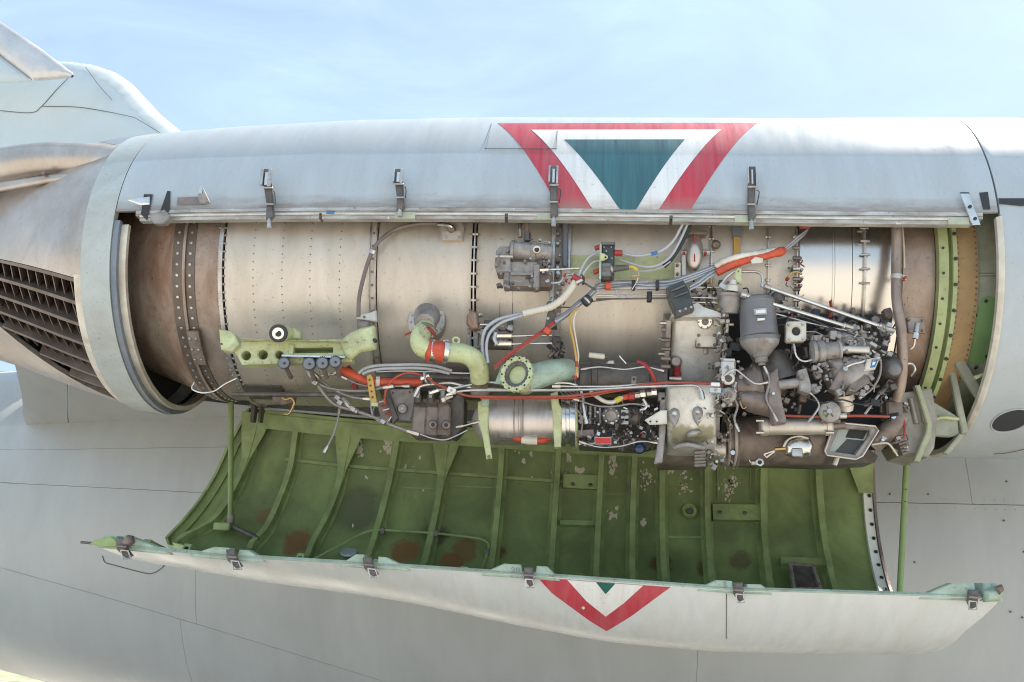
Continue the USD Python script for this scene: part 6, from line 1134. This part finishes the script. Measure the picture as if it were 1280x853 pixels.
# --- dark generator and the cluttered wiring pocket left of the gearbox
t = Thing('generator', 'dark cylinder lying behind the tubes left of the gearbox', 'generator'); t.part('drum', plathe(722, 474, 832, 473, -.46, -.46, [(0, 16), (.03, 19), (.15, 19), (.16, 20.5), (.22, 20.5), (.23, 19), (.80, 20), (.82, 23), (1, 23)], 36), castd); t.part('lid', pbox(724, 452, 826, 460, -.48, .1), castd); t.part('eye_bolt', pbox(789, 470, 796, 484, -.57, .02), castb); t.part('eye_hole', pdisc(792.5, 474, 1.6, -.574, .01, 8), dark); t.part('cap', plathe(763, 456, 763, 451, -.55, -.55, [(0, 6), (.6, 6), (1, 4)]), steel); t.part('stub', prod(736, 444, 756, 446, 3.6, -.55), white_wrap); t.part('stub', prod(755, 446, 760, 446.5, 2.6, -.55), castd); t.part('white_prong', prod(774, 445, 783, 455, 1.2, -.56), silver_tube)
hose('red_hose', 'short red hose dropping into the gearbox flange', [(797, 452, -.56), (806, 456, -.57), (813, 464, -.575), (818, 474, -.57), (819, 482, -.55)], 2.4, redcap)
hose('yellow_hose', 'yellow and cream wire bundle sagging in front of the wiring pocket', [(738, 490, -.56), (746, 496, -.57), (756, 502, -.575), (766, 503, -.575), (776, 498, -.57), (786, 496, -.565)], 2.6, cream, bands=((.74, yellow, 8), (.93, orange, 8)))
t = Thing('silver_union', 'row of silver hexagonal unions at the end of the yellow bundle', 'fitting')
for k, (x, r) in enumerate(((789, 5), (796, 4.2), (803, 5), (811, 3.8), (817, 4.6))): t.part('nut', prod(x-3, 496-k*1.2, x+4, 495.5-k*1.2, r, -.575, n=6), (redcap, steel, steel_hi, steel, steel_hi)[k])
t.part('elbow', ptube([(804, 499, -.58), (808, 506, -.58), (806, 511, -.58), (800, 513, -.575)], 1.8), silver_tube)
t = Thing('wiring_pocket', 'crowded oily pocket of small valves and unions left of the gearbox', 'valve cluster')
t.part('dark_backing', poly([(722, 496), (828, 498), (826, 556), (800, 562), (724, 558)], -.36, .12), castd); t.part('main_body', plathe(762, 519, 800, 521, -.47, -.47, [(0, 9), (.1, 14), (.4, 14), (.45, 11), (.9, 12), (1, 9)]), castd)
t.part('round_cover', plathe(764, 520, 764, 520, -.53, -.48, [(0, 6), (.2, 10), (1, 12)]), cast); t.part('cover_bolts', boltring(764, 520, 9, 8, 1.3, -.535), steel_hi, kind='stuff'); t.part('side_boxes', cat([pbox(776, 512+k*7, 786, 517+k*7, -.52, .03) for k in range(3)]), steel, kind='stuff'); t.part('posts', cat([prod(726+k*6, 506+k, 726+k*6, 530, 1.6, -.49, n=8) for k in range(5)]), cast, kind='stuff')
greeble(t, 'small_fittings', 724, 505, 824, 556, -.53, -.44, 210, [castd, steel, black, steel_hi, castd, cast, castb], (1.5, 5), 51); greeble(t, 'small_fittings', 722, 545, 826, 562, -.48, -.42, 60, [castb, steel, castd, redcap, black], (2, 5), 52)
t.part('pink_shelf', poly([(722, 538), (742, 537), (743, 545), (722, 547)], -.50, .03), castb); t.part('pipe', ptube([(730, 557, -.50), (742, 555, -.51), (764, 556, -.51)], 1.2), silver_tube)
t = Thing('red_placard', 'small red placard plate under the wiring pocket', 'placard'); t.part('plate', poly([(744, 547.5), (763.5, 547), (763.5, 554.5), (744, 555)], -.545, .006), red_plate); t.part('plate_frame', poly([(743.4, 546.8), (764, 546.3), (764, 555.2), (743.4, 555.7)], -.5425, .005), steel)
t = Thing('blue_cap', 'round dark blue cap under the wiring pocket', 'cap'); t.part('cap', plathe(799.5, 561, 799.5, 561, -.50, -.45, [(0, 2), (.08, 5), (.3, 6.6), (1, 6.8)], 26), navy); t.part('neck', prod(799, 548, 799.5, 556, 3, -.46), castb)
t = Thing('rear_hinge_latch', 'dark hinge fork at the left end of the door top beam', 'hinge'); P_ = pl(318, 512, .30); t.part('fork', box(*P_, .018, .04, .12), castd); t.part('fork', box(*(P_+[.035, 0, 0]), .012, .04, .12), castd); t.part('pin', rod(P_+[-.02, 0, .02], P_+[.06, 0, .02], .012), castb)
t = Thing('seal_bracket', 'small rusty ochre bracket hanging at the bottom of the case, over the door beam', 'bracket'); t.part('tab', poly([(340, 494), (368, 492), (366, 503), (352, 506), (341, 503)], -.20, .04), castb); t.part('hook', ptube([(352, 497, -.22), (358, 500, -.22), (364, 498, -.22), (368, 504, -.22), (362, 517, -.2), (355, 518, -.2)], 1.6), brass)
t = Thing('keel_strip', 'thin dark seal strip along the bottom of the plain tan case', 'seal'); t.part('strip', prod(290, 493, 470, 494, 3, -.25), castd); t.part('perforated_guard', shell([EX(276), EX(330)], .575, .006, -82, -69, 12), castd)
t = Thing('clamp_segment', 'rust-brown riveted clamp segment at the lower rear flange', 'clamp'); P1 = pod(EX(236), .575, -47); t.part('plate', shell([EX(228), EX(243)], .578, .012, -56, -40, 10), castb); t.part('bolts', cat([hexbolt(pod(EX(q), .578, a), pod(0, 1, a)-[0, 0, ZP], .006, .006) for q in (231, 239) for a in (-43, -48, -53)]), steel, kind='stuff')

# thin pipes and wires tangled over the right-hand accessories and the lower centre
R_ = random.Random(77)
W = [('thin_pipe', 'thin steel pipe looping from the gearbox edge over the fuel pump', [(905, 470), (918, 462), (930, 470), (944, 480), (960, 478)], 1.3, silver_tube, -.66), ('thin_pipe', 'thin braided pipe dropping from the canister foot to the tan cylinder', [(955, 458), (962, 475), (958, 498), (966, 515), (972, 527)], 1.5, braid, -.66),
     ('thin_pipe', 'thin pipe curving under the square flange to the fuel control', [(992, 430), (996, 446), (1006, 452), (1020, 448)], 1.3, silver_tube, -.67), ('thin_pipe', 'thin pipe hugging the right face of the fuel control', [(1090, 438), (1100, 448), (1100, 468), (1090, 486), (1074, 498)], 1.4, braid, -.66),
     ('thin_pipe', 'thin pipe from the tan cylinder up to the round sight port', [(1010, 528), (1018, 518), (1024, 506), (1016, 494), (1008, 488)], 1.3, steel, -.65), ('thin_pipe', 'thin pipe rising from the brown drum between canister and gearbox', [(924, 540), (918, 524), (922, 508), (916, 492), (920, 478)], 1.5, braid, -.62),
     ('thin_wire', 'thin black wire strung below the strut rods', [(930, 382), (960, 398), (1000, 396), (1040, 410), (1070, 420), (1096, 428)], .9, black, -.68), ('thin_wire', 'thin black wire drooping along the bottom of the fuel control', [(1010, 498), (1030, 504), (1052, 500), (1078, 506), (1100, 500)], .9, black, -.65),
     ('thin_pipe', 'thin steel pipe along the top of the dark generator', [(726, 462), (750, 459), (780, 462), (806, 459), (830, 464)], 1.2, silver_tube, -.57), ('thin_pipe', 'thin braided pipe under the long silver tubes right of the clamp bell', [(716, 498), (730, 503), (748, 508), (770, 508), (790, 505), (812, 508)], 1.2, braid, -.57),
     ('thin_wire', 'thin brown wire falling from the duct arm through the wiring pocket', [(716, 470), (722, 488), (720, 508), (728, 524), (726, 544)], 1.0, castb, -.56), ('thin_pipe', 'thin pipe along the lower edge of the wiring pocket', [(724, 552), (748, 559), (776, 558), (800, 552), (822, 554)], 1.2, steel, -.53),
     ('thin_wire', 'thin grey wire hanging in a loop below the dark valve block', [(520, 541), (540, 548), (556, 550), (570, 545), (584, 538)], .9, grey_hose, -.50), ('thin_pipe', 'thin silver pipe at the lower left of the stainless cylinder', [(570, 534), (582, 532), (592, 529), (600, 527)], 1.3, silver_tube, -.46)]
for n_, l_, p_, r_, m_3, y_ in W: hose(n_, l_, p_, r_, m_3, y_, category='pipe' if 'pipe' in n_ else 'wire', ends='pipe' in n_)


for t in Thing.all: t.write()
